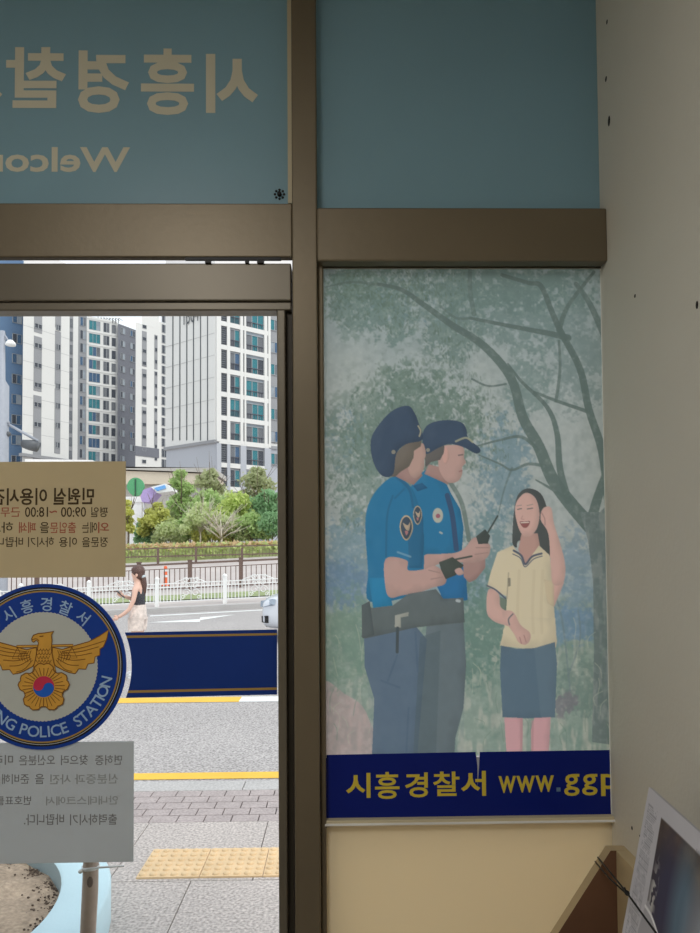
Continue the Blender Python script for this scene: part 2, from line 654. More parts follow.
# ================================================================== THINGS ON THE DOOR GLASS
m_paper1 = sheet('notice_paper', L(216, 202, 170), 0.42, var=0.03, scale=9)
m_paper2 = sheet('notice_paper_grey', L(212, 216, 218), 0.42, var=0.03, scale=9)
m_ink = sheet('ink_through_paper', L(88, 74, 56), 0.2)
m_ink2 = sheet('faint_ink', L(150, 150, 150), 0.25)
m_ink3 = sheet('very_faint_ink', L(182, 185, 185), 0.3)
m_red = sheet('red_ink', L(188, 112, 92), 0.2)
m_tab = sheet('clear_film', L(225, 225, 218), 0.45)

def notice(name, x0, y0, x1, y1, m, label):
    Y = D - 0.0022
    a = rect(x0, y0, x1, y1, Y)
    t = empty(name, ((a[0] + a[1]) / 2, Y, a[2]), label, 'notice')
    b = MB(); b.box(a[0], a[1], Y, D - 0.0002, a[2], a[3])
    b.build('paper', m, t)
    return t, Y - 0.0005

n1, ny = notice('paper_notice', -160, 462, 125.5, 578, m_paper1, 'cream paper notice with bold mirrored heading, taped to the door glass above the round sign')
b = MB(); text_fit(b, '민원실 이용시간', -9, 488, 94, 505, ny, True, .022)
b.build('heading', m_ink, n1)
def line(parts, parent, y0, y1, Y, m):
    for s, x0, x1, mm in parts:
        ya_, yb_ = (y0, y1) if s != '~' else (y0 + 3.5, y0 + 6)
        b = MB(); text_fit(b, s, x0, ya_, x1, yb_, Y, True, .008)
        b.build('text_line', mm, parent)
line([('평일', 91, 108, m_ink), ('09:00', 61, 86, m_ink), ('~', 49.5, 57, m_red), ('18:00', 25, 48, m_ink), ('근무시간', -20, 20, m_red)], n1, 507, 517, ny, m_ink)
line([('외', 98, 109, m_red), ('에는', 82, 97, m_ink), ('출입문', 50, 76, m_red), ('을', 40, 49, m_ink), ('폐쇄', 19, 36, m_red), ('하오니', -22, 13, m_ink)], n1, 522, 533, ny, m_ink)
line([('정문을', 82, 108, m_ink), ('이용', 59, 77, m_ink), ('하시기', 28, 54, m_ink), ('바랍니다', -14, 23, m_ink)], n1, 537, 547, ny, m_ink)

n2, ny = notice('paper_notice', -160, 743, 133.5, 864, m_paper2, 'pale grey paper notice with faint mirrored text, on the door glass below the round sign')
line([('면허증', 95, 122, m_ink2), ('찾으러', 61, 88, m_ink2), ('오신분은', 19, 55, m_ink2), ('미리', -6, 13, m_ink2)], n2, 755, 765, ny, m_ink2)
line([('신분증과 사진', 50, 118, m_ink3), ('을', 35, 44, m_ink2), ('준비해', 2, 29, m_ink2), ('주시고', -30, -3, m_ink2)], n2, 774, 784, ny, m_ink2)
line([('안내데스크에서', 46, 118, m_ink3), ('번호표를', -4, 31, m_ink2)], n2, 796, 805, ny, m_ink2)
line([('출력하시기', 70, 117, m_ink2), ('바랍니다.', 24, 64, m_ink2)], n2, 814, 825, ny, m_ink2)

# blue band
m_navy = mat('navy_vinyl', L(14, 52, 158), 0.35, var=0.05)
m_navy_dark = mat('navy_vinyl_dark', L(2, 52, 136), 0.4, var=0.05)
m_gold = mat('gold_print', L(176, 142, 76), 0.5, var=0.06)
CX, CY, RR = 43.2, 666.5, 81.4        # the round sign, in pixels
Yb = D - 0.002
bs = empty('blue_band', P(200, 664, Yb), 'plain dark blue band with thin gold edge lines, right of the round police sign', 'band')
def arcpts(r, y0, y1, n=14):
    out = []
    for k in range(n + 1):
        y = y0 + (y1 - y0) * k / n
        out.append((CX + math.sqrt(max(0, r * r - (y - CY) ** 2)), y))
    return out
def band(y0, y1, y0r, y1r):
    return [(277, y0r)] + arcpts(RR + 7, y0, y1) + [(277, y1r)]
b = MB(); b.prism([P(x, y, Yb) for x, y in band(632.5, 698, 629.5, 694.5)], (0, 0.0015, 0)); b.build('band_sheet', m_navy_dark, bs)
for (ya, yb, yc, yd) in ((635.6, 638, 633, 635.2), (690.5, 693, 687.4, 689.8)):
    b = MB(); b.prism([P(x, y, Yb - 0.0003) for x, y in band(ya, yb, yc, yd)], (0, 0.0004, 0)); b.build('gold_line', m_gold, bs)

# round sign
Yd = D - 0.006
m_disc = mat('disc_blue', L(2, 60, 156), 0.4, var=0.03)
m_discblack = mat('disc_black', L(20, 22, 26), 0.5)
m_discface = mat('disc_face', L(196, 200, 194), 0.55, var=0.03)
m_discsilver = mat('disc_silver', L(200, 205, 210), 0.5)
m_disctext = mat('disc_text', L(160, 190, 225), 0.5)
m_eagle = mat('eagle_gold', L(220, 164, 66), 0.5, var=0.08, scale=40)
m_eagleline = mat('eagle_outline', L(130, 84, 26), 0.6)
m_tred = mat('roundel_red', L(205, 50, 82), 0.5)
m_tblue = mat('roundel_blue', L(24, 96, 200), 0.5)
C0 = P(CX, CY, Yd)
ps = Yd / F
sign = empty('police_sign', (C0.x, Yd, C0.z), 'round blue sign with a gold eagle emblem, stuck on the door glass', 'sign')
def SP(x, y, dy=0.0):                 # pixel offsets from the sign's centre to the sign's own plane
    return Vector((C0.x + (x - CX) * ps, Yd - dy, C0.z - (y - CY) * ps))
def disc(name, r, m, dy, th=0.0003, n=96):
    b = MB(); b.lathe([(0, 0), (r * ps, 0), (r * ps, th), (0, th)], SP(CX, CY, dy), n, axis='Y', smooth=False)
    return b.build(name, m, sign)
disc('rim', RR, m_disc, 0, 0.004)
disc('black_ring', 78.2, m_discblack, 0.0003)
disc('silver_ring', 76.5, m_discsilver, 0.0005)
disc('black_ring', 75.9, m_discblack, 0.0007)
disc('gold_ring', 74.8, m_gold, 0.0009)
disc('blue_field', 73.3, m_disc, 0.0011)
b = MB()
b.prism([SP(CX + (53.2 + (0.7 if k % 2 else 0)) * math.cos(2 * PI * k / 180), CY + (53.2 + (0.7 if k % 2 else 0)) * math.sin(2 * PI * k / 180), 0.0013) for k in range(180)], (0, 0.0003, 0))
b.build('emblem_field', m_discface, sign)

def arc_text(s, r, a0, a1, h, inward, bold, m, name):
    """letters along a circle; angles in degrees clockwise from the top"""
    wd = []
    for ch in s:
        q = text_raw(ch, bold)[0]
        wd.append(q[:, 0].max() - q[:, 0].min() + 0.13)
    cen = [sum(wd[:i]) + wd[i] / 2 for i in range(len(s))]
    for i, ch in enumerate(s):
        t = math.radians(a0 + (a1 - a0) * (cen[i] - cen[0]) / (cen[-1] - cen[0]))
        v, f = text_raw(ch, bold)
        lo, hi = v.min(0), v.max(0)
        sc = h * ps / (0.72 if inward else hi[1] - lo[1])
        cx, cy = (lo[0] + hi[0]) / 2, (0.36 if inward else (lo[1] + hi[1]) / 2)
        base = SP(CX + r * math.sin(t), CY - r * math.cos(t), 0.0016)
        th = -t if not inward else PI - t
        pts = []
        for p in v:
            x, z = (p[0] - cx) * sc, (p[1] - cy) * sc
            pts.append((base.x + x * math.cos(th) - z * math.sin(th), base.y - .005 * p[2], base.z + x * math.sin(th) + z * math.cos(th)))
        b = MB(); b.add(pts, f); b.build(name, m, sign)
arc_text('시흥경찰서', 61.5, -33.4, 39, 13.5, False, .012, m_disctext, 'letter')
arc_text('SIHEUNG', 63.4, 256, 209, 11, True, .012, m_disctext, 'letter')
arc_text('POLICE', 63.4, 196.6, 160.5, 11, True, .012, m_disctext, 'letter')
arc_text('STATION', 63.4, 147.4, 104, 11, True, .012, m_disctext, 'letter')

# the eagle, traced at sign scale (crop coordinates: 4.67 per pixel)
def EC(x, y, dy=0.0):
    return SP(x / 4.667, 570 + y / 4.667, dy)
def shape(name, pts, m, dy, sm=True):
    pts = spline(pts, n=4) if sm else pts
    b = MB(); b.prism([EC(x, y, dy) for x, y in pts], (0, 0.0003, 0)); return b.build(name, m, sign)
def ink(mb, pts, w, dy, sm=True):
    pts = spline(pts, closed=False, n=4) if sm and len(pts) > 2 else pts
    lft, rgt = [], []
    for i, p in enumerate(pts):
        q0, q1 = pts[max(0, i - 1)], pts[min(len(pts) - 1, i + 1)]
        dx, dy_ = q1[0] - q0[0], q1[1] - q0[1]
        l = math.hypot(dx, dy_) or 1
        lft.append((p[0] - dy_ / l * w / 2, p[1] + dx / l * w / 2)); rgt.append((p[0] + dy_ / l * w / 2, p[1] - dx / l * w / 2))
    n = len(pts)
    vs = [EC(x, y, dy) for x, y in lft + rgt]
    mb.add(vs, [(i, i + 1, n + i + 1, n + i) for i in range(n - 1)])
MX = 208
wing = [(245, 362), (290, 372), (345, 356), (410, 338), (460, 312), (502, 284), (494, 325), (478, 362), (462, 372), (462, 400), (440, 408), (436, 436), (408, 440), (398, 464), (366, 462), (350, 484), (320, 478), (300, 470), (262, 450), (240, 420)]
lw = MB()
for sgn in (1, -1):
    pts = [(MX + sgn * (x - MX), y) for x, y in wing]
    shape('wing', pts, m_eagle, 0.0016, False)
    ink(lw, pts + [pts[0]], 4, 0.0022, False)
    for k in range(6):
        t = k / 5
        x0, y0 = 262 + 26 * t, 420 - 38 * t
        x1, y1 = 336 + 150 * t, 474 - 140 * t
        ink(lw, [(MX + sgn * (x0 - MX), y0), (MX + sgn * ((x0 + x1) / 2 - MX), (y0 + y1) / 2 + 14 - 8 * t), (MX + sgn * (x1 - MX), y1)], 3, 0.0022)
    for k in range(5):
        ink(lw, [(MX + sgn * (268 + k * 10 - MX), 376 + k * 2), (MX + sgn * (276 + k * 13 - MX), 398 + k * 1), (MX + sgn * (270 + k * 12 - MX), 430 - k * 2)], 2.5, 0.0022)
# balance beam and pans
b = MB()
b.prism([EC(80, 353, 0.002), EC(340, 350, 0.002), EC(340, 358, 0.002), EC(80, 361, 0.002)], (0, 0.0003, 0))
b.build('balance_beam', m_eagle, sign)
ink(lw, [(80, 352), (340, 349)], 2.5, 0.0024, False); ink(lw, [(80, 362), (340, 359)], 2.5, 0.0024, False)
for px in (86, 334):
    shape('balance_pan', [(px, 362), (px + 24, 412), (px - 24, 412)], m_eagle, 0.002, False)
    ink(lw, [(px, 362), (px + 24, 412), (px - 24, 412), (px, 362)], 3, 0.0024, False)
body = [(150, 322), (158, 306), (180, 298), (210, 296), (252, 289), (240, 306), (244, 330), (240, 370), (250, 420), (262, 470), (155, 470), (168, 420), (176, 372), (182, 340), (172, 328), (160, 338), (152, 334)]
shape('eagle_body', body, m_eagle, 0.0026, False)
ink(lw, body + [body[0]], 4, 0.0032, False)
for r_ in range(4):
    for c_ in range(4 + r_ % 2):
        x = 184 + c_ * 14 - (r_ % 2) * 6
        y = 368 + r_ * 17
        ink(lw, [(x - 7, y), (x, y + 12), (x + 7, y)], 2.5, 0.0032)
ink(lw, [(186, 312), (204, 310)], 5, 0.0032, False)
ink(lw, [(152, 326), (172, 322), (184, 332)], 3, 0.0032)
# five-petal flower
fl = []
for k in range(5):
    a0 = -PI / 2 + 2 * PI * k / 5
    for (da, rr) in ((-0.52, 92), (-0.40, 108), (-0.20, 118), (-0.07, 115), (0, 110), (0.07, 115), (0.20, 118), (0.40, 108), (0.52, 92)):
        fl.append((MX + rr * math.cos(a0 + da), 545 + rr * 0.95 * math.sin(a0 + da)))
shape('flower', fl, m_eagle, 0.0036, False)
ink(lw, fl + [fl[0]], 4.5, 0.0042, False)
for k in range(5):
    a0 = -PI / 2 + 2 * PI * k / 5
    for da in (-0.42, -0.22, 0.0, 0.22, 0.42):
        r1 = 97 if da else 93
        ink(lw, [(MX + 52 * math.cos(a0 + da), 542 + 52 * math.sin(a0 + da)), (MX + r1 * math.cos(a0 + da), 545 + r1 * .95 * math.sin(a0 + da))], 3, 0.0042, False)
    a1 = a0 + PI / 5
    ink(lw, [(MX + 50 * math.cos(a1), 542 + 50 * math.sin(a1)), (MX + 91 * math.cos(a1), 545 + 90 * .95 * math.sin(a1))], 4, 0.0042, False)
lw.build('outline', m_eagleline, sign, fix=False)
# roundel: red over blue with an s-shaped divide
cy0, rr = 541, 48
b = MB(); b.lathe([(0, 0), (rr / 4.667 * ps, 0), (rr / 4.667 * ps, 0.0003)], EC(MX, cy0, 0.0044), 40, axis='Y', smooth=False)
b.build('roundel_lower', m_tblue, sign)
tilt = math.radians(14)
pts = [(rr * math.cos(t), -rr * math.sin(t)) for t in np.linspace(0, PI, 24)]
pts += [(-rr / 2 + rr / 2 * math.cos(t), rr / 2 * math.sin(t)) for t in np.linspace(PI, 0, 14)][1:]
pts += [(rr / 2 + rr / 2 * math.cos(t), -rr / 2 * math.sin(t)) for t in np.linspace(PI, 0, 14)][1:-1]
pts = [(MX + x * math.cos(tilt) - y * math.sin(tilt), cy0 + x * math.sin(tilt) + y * math.cos(tilt)) for x, y in pts]
shape('roundel_upper', pts, m_tred, 0.0048, False)

# ================================================================== THE POSTER
YP = D + 0.004
pt = Paint(324.6, 268.5, 612.5, 756, 1.6)
pX0, pX1 = P(324.6, 540, YP).x, XW - 0.0015
pZ0, pZ1 = P(465, 756, YP).z, P(465, 268.8, YP).z
WX, WZ = np.meshgrid(np.linspace(pX0, pX1, pt.w), np.linspace(pZ1, pZ0, pt.h))
pt.X, pt.Y = proj(WX, YP, WZ)
X, Y = pt.X, pt.Y
g = np.clip((Y - 269) / 487, 0, 1)[..., None]
sky = np.array([130, 144, 146]) * (1 - np.clip(g * 3, 0, 1)) + np.array([150, 156, 154]) * np.clip(g * 3, 0, 1)
pt.img = sky.copy()
n_big, n_med, n_fine = pt.noise(60, 1), pt.noise(18, 2), pt.noise(6, 3, 2)
n_leaf = pt.noise(9, 4, 3)
def leaves(cx, cy, rx, ry, col, a=0.8, thr=0.5, seed=0, s=8):
    col = (col[0] + 1, col[1] - 1, col[2] + 2)
    nz = .45 * pt.noise(s * 1.3, 20 + seed, 2) + .55 * pt.noise(3.4, 120 + seed, 2)
    m = pt.soft(cx, cy, rx, ry)
    pt.blend(np.clip((nz * 1.15 + m * 0.5 - thr - 0.33) * 5, 0, 1) * np.clip(m * 2, 0, 1) * a, col)
# distance and ground
pt.blend(np.clip((Y - 540) / 50, 0, 1) * 0.55 * n_big * 1.5, (98, 130, 148))
gr = np.clip((Y - 596 - 18 * (n_big - .5)) / 16, 0, 1)
pt.blend(gr, (122, 138, 128))
pt.blend(gr * np.clip((n_med - 0.5) * 5, 0, 1) * 0.6, (98, 122, 112))
st = pt.noise(5, 9, 2, 3.0)
pt.blend(gr * np.clip((st - 0.52) * 7, 0, 1) * 0.6, (156, 158, 148))
pt.blend(np.clip((Y - 690 - 20 * n_med) / 40, 0, 1) * np.clip((st - 0.4) * 4, 0, 1) * 0.5, (160, 160, 148))
pt.poly([(320, 684), (345, 694), (366, 712), (376, 760), (318, 762)], (166, 142, 142), 0.75)
# foliage
leaves(410, 425, 96, 74, (86, 108, 96), 0.85, 0.42, 1, 9)
leaves(365, 470, 60, 90, (98, 120, 110), 0.7, 0.5, 2, 8)
leaves(350, 555, 40, 60, (96, 124, 134), 0.7, 0.5, 3, 10)
leaves(345, 585, 34, 30, (84, 112, 138), 0.6, 0.42, 31, 12)
leaves(500, 285, 150, 36, (84, 108, 100), 0.75, 0.44, 4, 9)
leaves(360, 285, 50, 40, (88, 112, 102), 0.8, 0.44, 5, 8)
leaves(350, 315, 24, 32, (92, 114, 106), 0.75, 0.46, 6, 7)
leaves(390, 318, 34, 36, (90, 114, 106), 0.75, 0.48, 7, 7)
leaves(455, 330, 44, 40, (88, 110, 102), 0.75, 0.46, 8, 7)
leaves(520, 320, 60, 50, (92, 114, 108), 0.7, 0.48, 9, 7)
leaves(580, 350, 40, 90, (98, 118, 114), 0.65, 0.48, 10, 7)
leaves(528, 385, 30, 40, (94, 116, 110), 0.7, 0.46, 11, 7)
leaves(505, 470, 34, 70, (96, 122, 130), 0.8, 0.46, 12, 8)
leaves(490, 560, 40, 60, (92, 120, 122), 0.8, 0.45, 13, 8)
leaves(575, 580, 30, 70, (104, 128, 140), 0.7, 0.5, 14, 9)
leaves(572, 625, 34, 24, (88, 118, 142), 0.7, 0.4, 15, 12)
leaves(478, 630, 34, 70, (82, 112, 100), 0.8, 0.42, 16, 9)
leaves(352, 640, 40, 60, (98, 126, 108), 0.6, 0.45, 17, 9)
leaves(580, 690, 30, 40, (90, 112, 102), 0.6, 0.45, 18, 9)
leaves(566, 705, 16, 16, (104, 100, 106), 0.7, 0.4, 19, 9)
# trunks and branches
TK, TKD = (92, 104, 103), (78, 93, 89)
def dabs(cx, cy, rx, ry, n, col, a=.5, size=2.6, rg=np.random.default_rng(5)):
    """many small leaf strokes, hanging a little"""
    for _ in range(n):
        t, q = rg.uniform(0, 2 * PI), math.sqrt(rg.random())
        x, y = cx + rx * q * math.cos(t), cy + ry * q * math.sin(t)
        jx, jy = int((x - 324.6) * pt.res), int((y - 268.5) * pt.res)
        x0, x1, y0, y1 = max(0, jx - 9), min(pt.w, jx + 10), max(0, jy - 9), min(pt.h, jy + 10)
        if x1 - x0 < 2 or y1 - y0 < 2: continue
        an = rg.normal() * .7 + PI / 2
        l = size * rg.uniform(.6, 1.5); w_ = l * rg.uniform(.3, .5)
        dx, dy = X[y0:y1, x0:x1] - x, Y[y0:y1, x0:x1] - y
        u_, v_ = dx * math.cos(an) + dy * math.sin(an), -dx * math.sin(an) + dy * math.cos(an)
        m = np.clip((1 - np.hypot(u_ / l, v_ / w_)) * 3, 0, 1)[..., None] * a * rg.uniform(.5, 1)
        c = np.array(col) + rg.normal() * 7
        pt.img[y0:y1, x0:x1] = pt.img[y0:y1, x0:x1] * (1 - m) + c * m
pt.blend(np.clip(pt.soft(352, 378, 34, 46), 0, 1) * .55, (152, 158, 154))
pt.blend(np.clip(pt.soft(575, 470, 30, 70), 0, 1) * .5, (152, 158, 156))
pt.blend(np.clip(pt.soft(490, 365, 26, 26), 0, 1) * .35, (152, 158, 154))
GD, GB = (84, 103, 92), (98, 122, 130)
for cx, cy, rx, ry, n, col in ((398, 284, 76, 22, 420, GD), (480, 284, 84, 24, 420, GD), (566, 300, 50, 40, 360, GD), (348, 300, 26, 30, 200, GD), (396, 314, 26, 24, 170, GD), (452, 338, 30, 26, 200, GD), (505, 312, 60, 30, 300, GD),
        (576, 342, 34, 64, 300, GB), (548, 368, 28, 30, 160, GD), (424, 408, 74, 50, 760, GD), (364, 478, 36, 58, 330, GD), (346, 440, 22, 34, 90, GB), (480, 432, 40, 40, 220, GD), (494, 492, 26, 42, 220, GB), (540, 296, 60, 26, 150, GB), (430, 300, 60, 30, 140, GB)):
    dabs(cx, cy, rx, ry, n, col)
pt.stroke([(378, 284), (402, 290), (424, 305), (452, 325), (484, 346), (511, 378), (522.6, 417), (538.6, 446), (552, 478), (570, 503), (590, 526)], 3, TKD, .92, 15)
pt.stroke([(606, 474), (597, 500), (590, 526)], 8, TKD, .9, 11)
tr_ = [(580, 512), (600, 512), (612, 500), (614, 745), (592, 742), (594, 650), (593, 580), (588, 540)]
pt.poly(tr_, TK, 0.92, False)
pt.blend(pt.mask(tr_, False) * np.clip((pt.noise(4, 41, 2, 4) - .5) * 5, 0, 1) * .5, (132, 136, 134))
pt.stroke([(502, 275), (529, 283), (541, 286), (552, 312), (561, 332), (580, 369), (589, 410), (602, 451), (609, 505)], 3.5, TKD, .92, 9)
pt.stroke([(470, 318), (515, 327), (552, 334), (568, 338)], 3, TKD, .9, 7)
pt.stroke([(594, 272), (568, 306), (559, 330)], 3, TKD, .85, 6)
pt.stroke([(576, 284), (590, 304), (606, 340)], 4.5, TKD, .75, 7)
pt.stroke([(508, 364), (522, 382), (547, 407), (557, 433), (560, 469), (568, 500)], 2, TKD, .9, 8)
pt.stroke([(534, 392), (557, 401), (586, 411)], 2.5, TKD, .85, 4)
pt.stroke([(559, 341), (560, 370), (556, 401)], 2.5, TKD, .75, 3.5)
pt.stroke([(472, 379), (488, 386), (506, 384)], 2.0, TKD, .85)
pt.stroke([(474, 447), (500, 440), (522, 437), (540, 452)], 1.6, TKD, .85, 4)
pt.stroke([(479, 455), (500, 464), (512, 470), (528, 464), (545, 466)], 1.4, TKD, .8, 3.5)
pt.stroke([(512, 468), (504, 490), (498, 516)], 2.2, TKD, .6, 1)
pt.stroke([(326, 287), (352, 282), (380, 285)], 1.5, TKD, .6, 3)
pt.stroke([(470, 268), (470, 290), (474, 314)], 4, TKD, .65, 5)
pt.stroke([(440, 306), (456, 318), (472, 318)], 2, TKD, .6, 3)
pt.stroke([(536, 480), (550, 488), (566, 498)], 1.5, TKD, .85, 4)
pt.stroke([(556, 596), (562, 620), (566, 650), (570, 690)], 2, (96, 112, 116), .6)
pt.stroke([(578, 610), (580, 640), (568, 676)], 1.6, (96, 112, 116), .6)
pt.stroke([(450, 482), (462, 504), (469, 540)], 4.5, (88, 102, 97), .85)
for cx, cy, rx, ry, n in ((410, 300, 60, 20, 90), (500, 330, 60, 30, 90), (570, 330, 34, 40, 110), (548, 380, 24, 30, 60)):
    dabs(cx, cy, rx, ry, n, GD, .45)
leaves(475, 300, 60, 26, (86, 110, 100), 0.25, 0.5, 25, 7)
leaves(570, 300, 40, 30, (92, 114, 106), 0.25, 0.52, 26, 7)
for k in range(90):                    # grass blades
    x, y = rng.uniform(326, 610), rng.uniform(640, 754)
    h = rng.uniform(8, 26)
    pt.stroke([(x, y), (x + rng.uniform(-3, 3), y - h * .6), (x + rng.uniform(-8, 8), y - h)], 0.8, (164, 168, 150) if k % 3 else (92, 116, 100), .5)
pt.blend((n_fine + pt.noise(3, 77, 2) - 1.0) * .28, (186, 188, 184))
pt.blend((.55 - n_fine) * .4, (84, 100, 98))
# --- officers: crop maps
def A(p): return [(350 + x / 4.44, 390 + y / 4.44) for x, y in p]
def B_(p): return [(340 + x / 4.375, 580 + y / 4.375) for x, y in p]
def C_(p): return [(470 + x / 4.667, 470 + y / 4.667) for x, y in p]
def D_(p): return [(470 + x / 4.667, 610 + y / 4.667) for x, y in p]
SK, SKD, BL, BLD, NV = (168, 134, 126), (146, 114, 108), (34, 98, 138), (34, 82, 116), (50, 64, 84)
# trousers
pt.fig = .55
pt.poly(B_([(380, 190), (540, 180), (552, 370), (540, 560), (505, 690), (500, 770), (320, 770)]), (84, 95, 100), 1, False)
pt.poly(B_([(105, 230), (330, 200), (380, 260), (360, 500), (338, 770), (140, 770), (150, 520), (108, 380)]), (74, 91, 110), 1, False)
pt.blend(pt.mask(B_([(350, 250), (440, 220), (420, 770), (320, 770)]), False) * .5, (64, 78, 84))
for x0, y0, x1, y1 in ((250, 330, 210, 440), (180, 440, 260, 470), (330, 230, 340, 400), (300, 560, 290, 760)):
    pt.stroke(B_([(x0, y0), (x1, y1)]), 2.2, (60, 78, 98), .5)
pt.blend(pt.noise(10, 51) * .25 * pt.mask(B_([(105, 230), (552, 190), (540, 770), (140, 770)]), False), (96, 112, 124))
# officer behind
pt.poly(A([(300, 380), (340, 352), (430, 420), (446, 455), (490, 530), (504, 610), (496, 725), (330, 735), (250, 600), (270, 430)]), BL, 1, False)
pt.poly(A([(410, 790), (512, 770), (522, 933), (400, 940)]), (34, 92, 140), 1, False)
pt.poly(B_([(405, -10), (552, -10), (542, 78), (450, 80)]), (34, 92, 140), 1, False)
pt.stroke(A([(432, 468), (455, 560), (472, 706)]), 5, (44, 66, 96))
pt.poly(A([(350, 330), (430, 350), (436, 420), (330, 372)]), SKD, 1, False)
pt.poly(A([(400, 255), (480, 245), (506, 262), (506, 300), (514, 322), (498, 342), (498, 372), (480, 404), (440, 412), (408, 380), (392, 330)]), SK)
pt.poly(A([(412, 250), (434, 262), (440, 300), (424, 330), (410, 300)]), (180, 140, 130))
pt.poly(A([(330, 260), (420, 245), (416, 280), (400, 310), (360, 320), (335, 345)]), (84, 80, 78), 1, False)
pt.stroke(A([(482, 290), (500, 287)]), 1.3, (80, 70, 70), .8); pt.stroke(A([(486, 362), (497, 358)]), 1.3, (128, 84, 84), .8)
pt.poly(A([(322, 200), (350, 152), (420, 134), (490, 142), (516, 172), (526, 214), (578, 262), (560, 282), (500, 252), (440, 240), (390, 258), (334, 282)]), NV)
pt.stroke(A([(470, 228), (515, 212), (545, 232)]), 2, (150, 148, 120), .8)
pt.poly(A([(280, 425), (320, 412), (345, 435), (300, 450)]), (30, 72, 108), .9, False)
e = pt.soft(350 + 390 / 4.44, 390 + 557 / 4.44, 6.0, 8.6)
pt.blend(np.clip((e - .3) * 8, 0, 1), (158, 158, 146)); pt.blend(np.clip((pt.soft(438, 516, 2.6, 2.6) - .3) * 8, 0, 1), (140, 80, 92))
pt.stroke(A([(400, 632), (408, 636)]), 2, (140, 150, 150))
pt.poly(A([(500, 745), (600, 735), (600, 790), (560, 840), (530, 855), (505, 830)]), SKD, 1, False)
pt.poly(A([(330, 735), (400, 728), (470, 722), (510, 700), (550, 655), (590, 670), (622, 690), (612, 740), (560, 765), (480, 765), (400, 770), (335, 800)]), SK)
pt.stroke(A([(560, 700), (616, 700)]), 1.2, SKD); pt.stroke(A([(555, 730), (612, 722)]), 1.2, SKD)
pt.poly(A([(560, 650), (600, 618), (622, 648), (612, 682), (570, 684)]), (54, 60, 58), 1, False)
pt.stroke(A([(608, 640), (655, 560)]), 1.8, (54, 62, 60))
# officer in front
pt.poly(A([(68, 600), (85, 500), (140, 420), (205, 384), (270, 430), (302, 500), (322, 560), (328, 680), (326, 810), (300, 900), (90, 940), (80, 800)]), BL)
pt.poly(B_([(125, -10), (205, -10), (230, 112), (145, 122)]), (34, 110, 152), 1, False)
pt.poly(A([(255, 590), (325, 560), (328, 680), (320, 790), (262, 790)]), BLD, .8, False)
pt.stroke(A([(190, 470), (165, 560), (160, 740)]), 2, BLD, .7); pt.stroke(A([(210, 390), (262, 440), (280, 520)]), 2.5, BLD, .8)
pt.stroke(A([(240, 440), (200, 480)]), 2, BLD, .6)
for cx, cy, rx, ry in ((250, 612, 30, 56), (300, 556, 20, 42)):
    el = [(cx + rx * math.cos(t) * (1 - .25 * max(0, math.sin(t))), cy + ry * math.sin(t)) for t in np.linspace(0, 2 * PI, 14)[:-1]]
    pt.poly(A(el), (170, 150, 118)); pt.poly(A([(cx + (x - cx) * .82, cy + (y - cy) * .88) for x, y in el]), (50, 62, 76))
    pt.poly(A([(cx - rx * .5, cy - ry * .4), (cx + rx * .2, cy - ry * .2), (cx + rx * .6, cy - ry * .5), (cx + rx * .4, cy + ry * .2), (cx - rx * .1, cy + ry * .1)]), (160, 142, 120))
    pt.poly(A([(cx - rx * .2, cy + ry * .25), (cx + rx * .3, cy + ry * .3), (cx, cy + ry * .6)]), (150, 100, 100))
pt.stroke(A([(212, 720), (268, 740)]), 2, (120, 150, 165), .6)
pt.poly(A([(190, 330), (240, 330), (300, 340), (322, 380), (282, 422), (235, 400), (205, 385)]), SKD, 1, False)
pt.poly(A([(270, 280), (318, 236), (334, 262), (336, 292), (330, 310), (328, 345), (310, 380), (280, 390), (258, 350)]), (164, 132, 122))
pt.poly(A([(175, 310), (250, 235), (318, 226), (314, 250), (284, 270), (282, 300), (262, 340), (226, 362), (200, 386), (160, 380)]), (96, 88, 80), 1, False)
pt.poly(A([(92, 262), (104, 190), (180, 98), (255, 70), (288, 104), (306, 150), (324, 200), (314, 226), (250, 240), (206, 282), (192, 372), (150, 384), (112, 340)]), NV)
pt.stroke(A([(303, 160), (314, 182), (308, 205)]), 1.6, (160, 152, 120), .8)
pt.blend(np.clip((pt.soft(393.5, 452, 2.4, 2.4) - .3) * 8, 0, 1) * .7, (150, 140, 116)); pt.blend(np.clip((pt.soft(428, 450, 2.2, 2.2) - .3) * 8, 0, 1) * .7, (150, 140, 116))
pt.poly(A([(158, 750), (252, 756), (258, 800), (330, 796), (372, 780), (405, 798), (428, 824), (420, 862), (372, 876), (300, 900), (230, 912), (180, 922), (158, 880)]), SK)
pt.poly(A([(395, 765), (455, 742), (505, 778), (470, 822), (425, 840), (405, 800)]), (56, 62, 58), 1, False)
pt.stroke(A([(470, 752), (540, 738)]), 1.8, (56, 62, 58)); pt.poly(A([(465, 800), (490, 790), (505, 815), (480, 822)]), SK)
pt.stroke(A([(350, 800), (400, 812)]), 1.2, SKD); pt.stroke(A([(360, 840), (415, 830)]), 1.2, SKD)
# belts
pt.poly(B_([(95, 115), (145, 122), (230, 112), (300, 60), (420, 40), (452, 82), (540, 78), (545, 185), (440, 195), (330, 208), (110, 256), (95, 250)]), (78, 86, 88), .95, False)
pt.poly(B_([(95, 110), (130, 92), (150, 240), (98, 256)]), (72, 80, 82), 1, False)
pt.poly(B_([(240, 155), (300, 140), (300, 158), (266, 164), (266, 208), (240, 206)]), (150, 150, 140), .9, False)
pt.stroke(B_([(252, 210), (250, 315)]), 3, (58, 66, 70)); pt.stroke(B_([(512, 90), (522, 92)]), 3, (150, 158, 160))
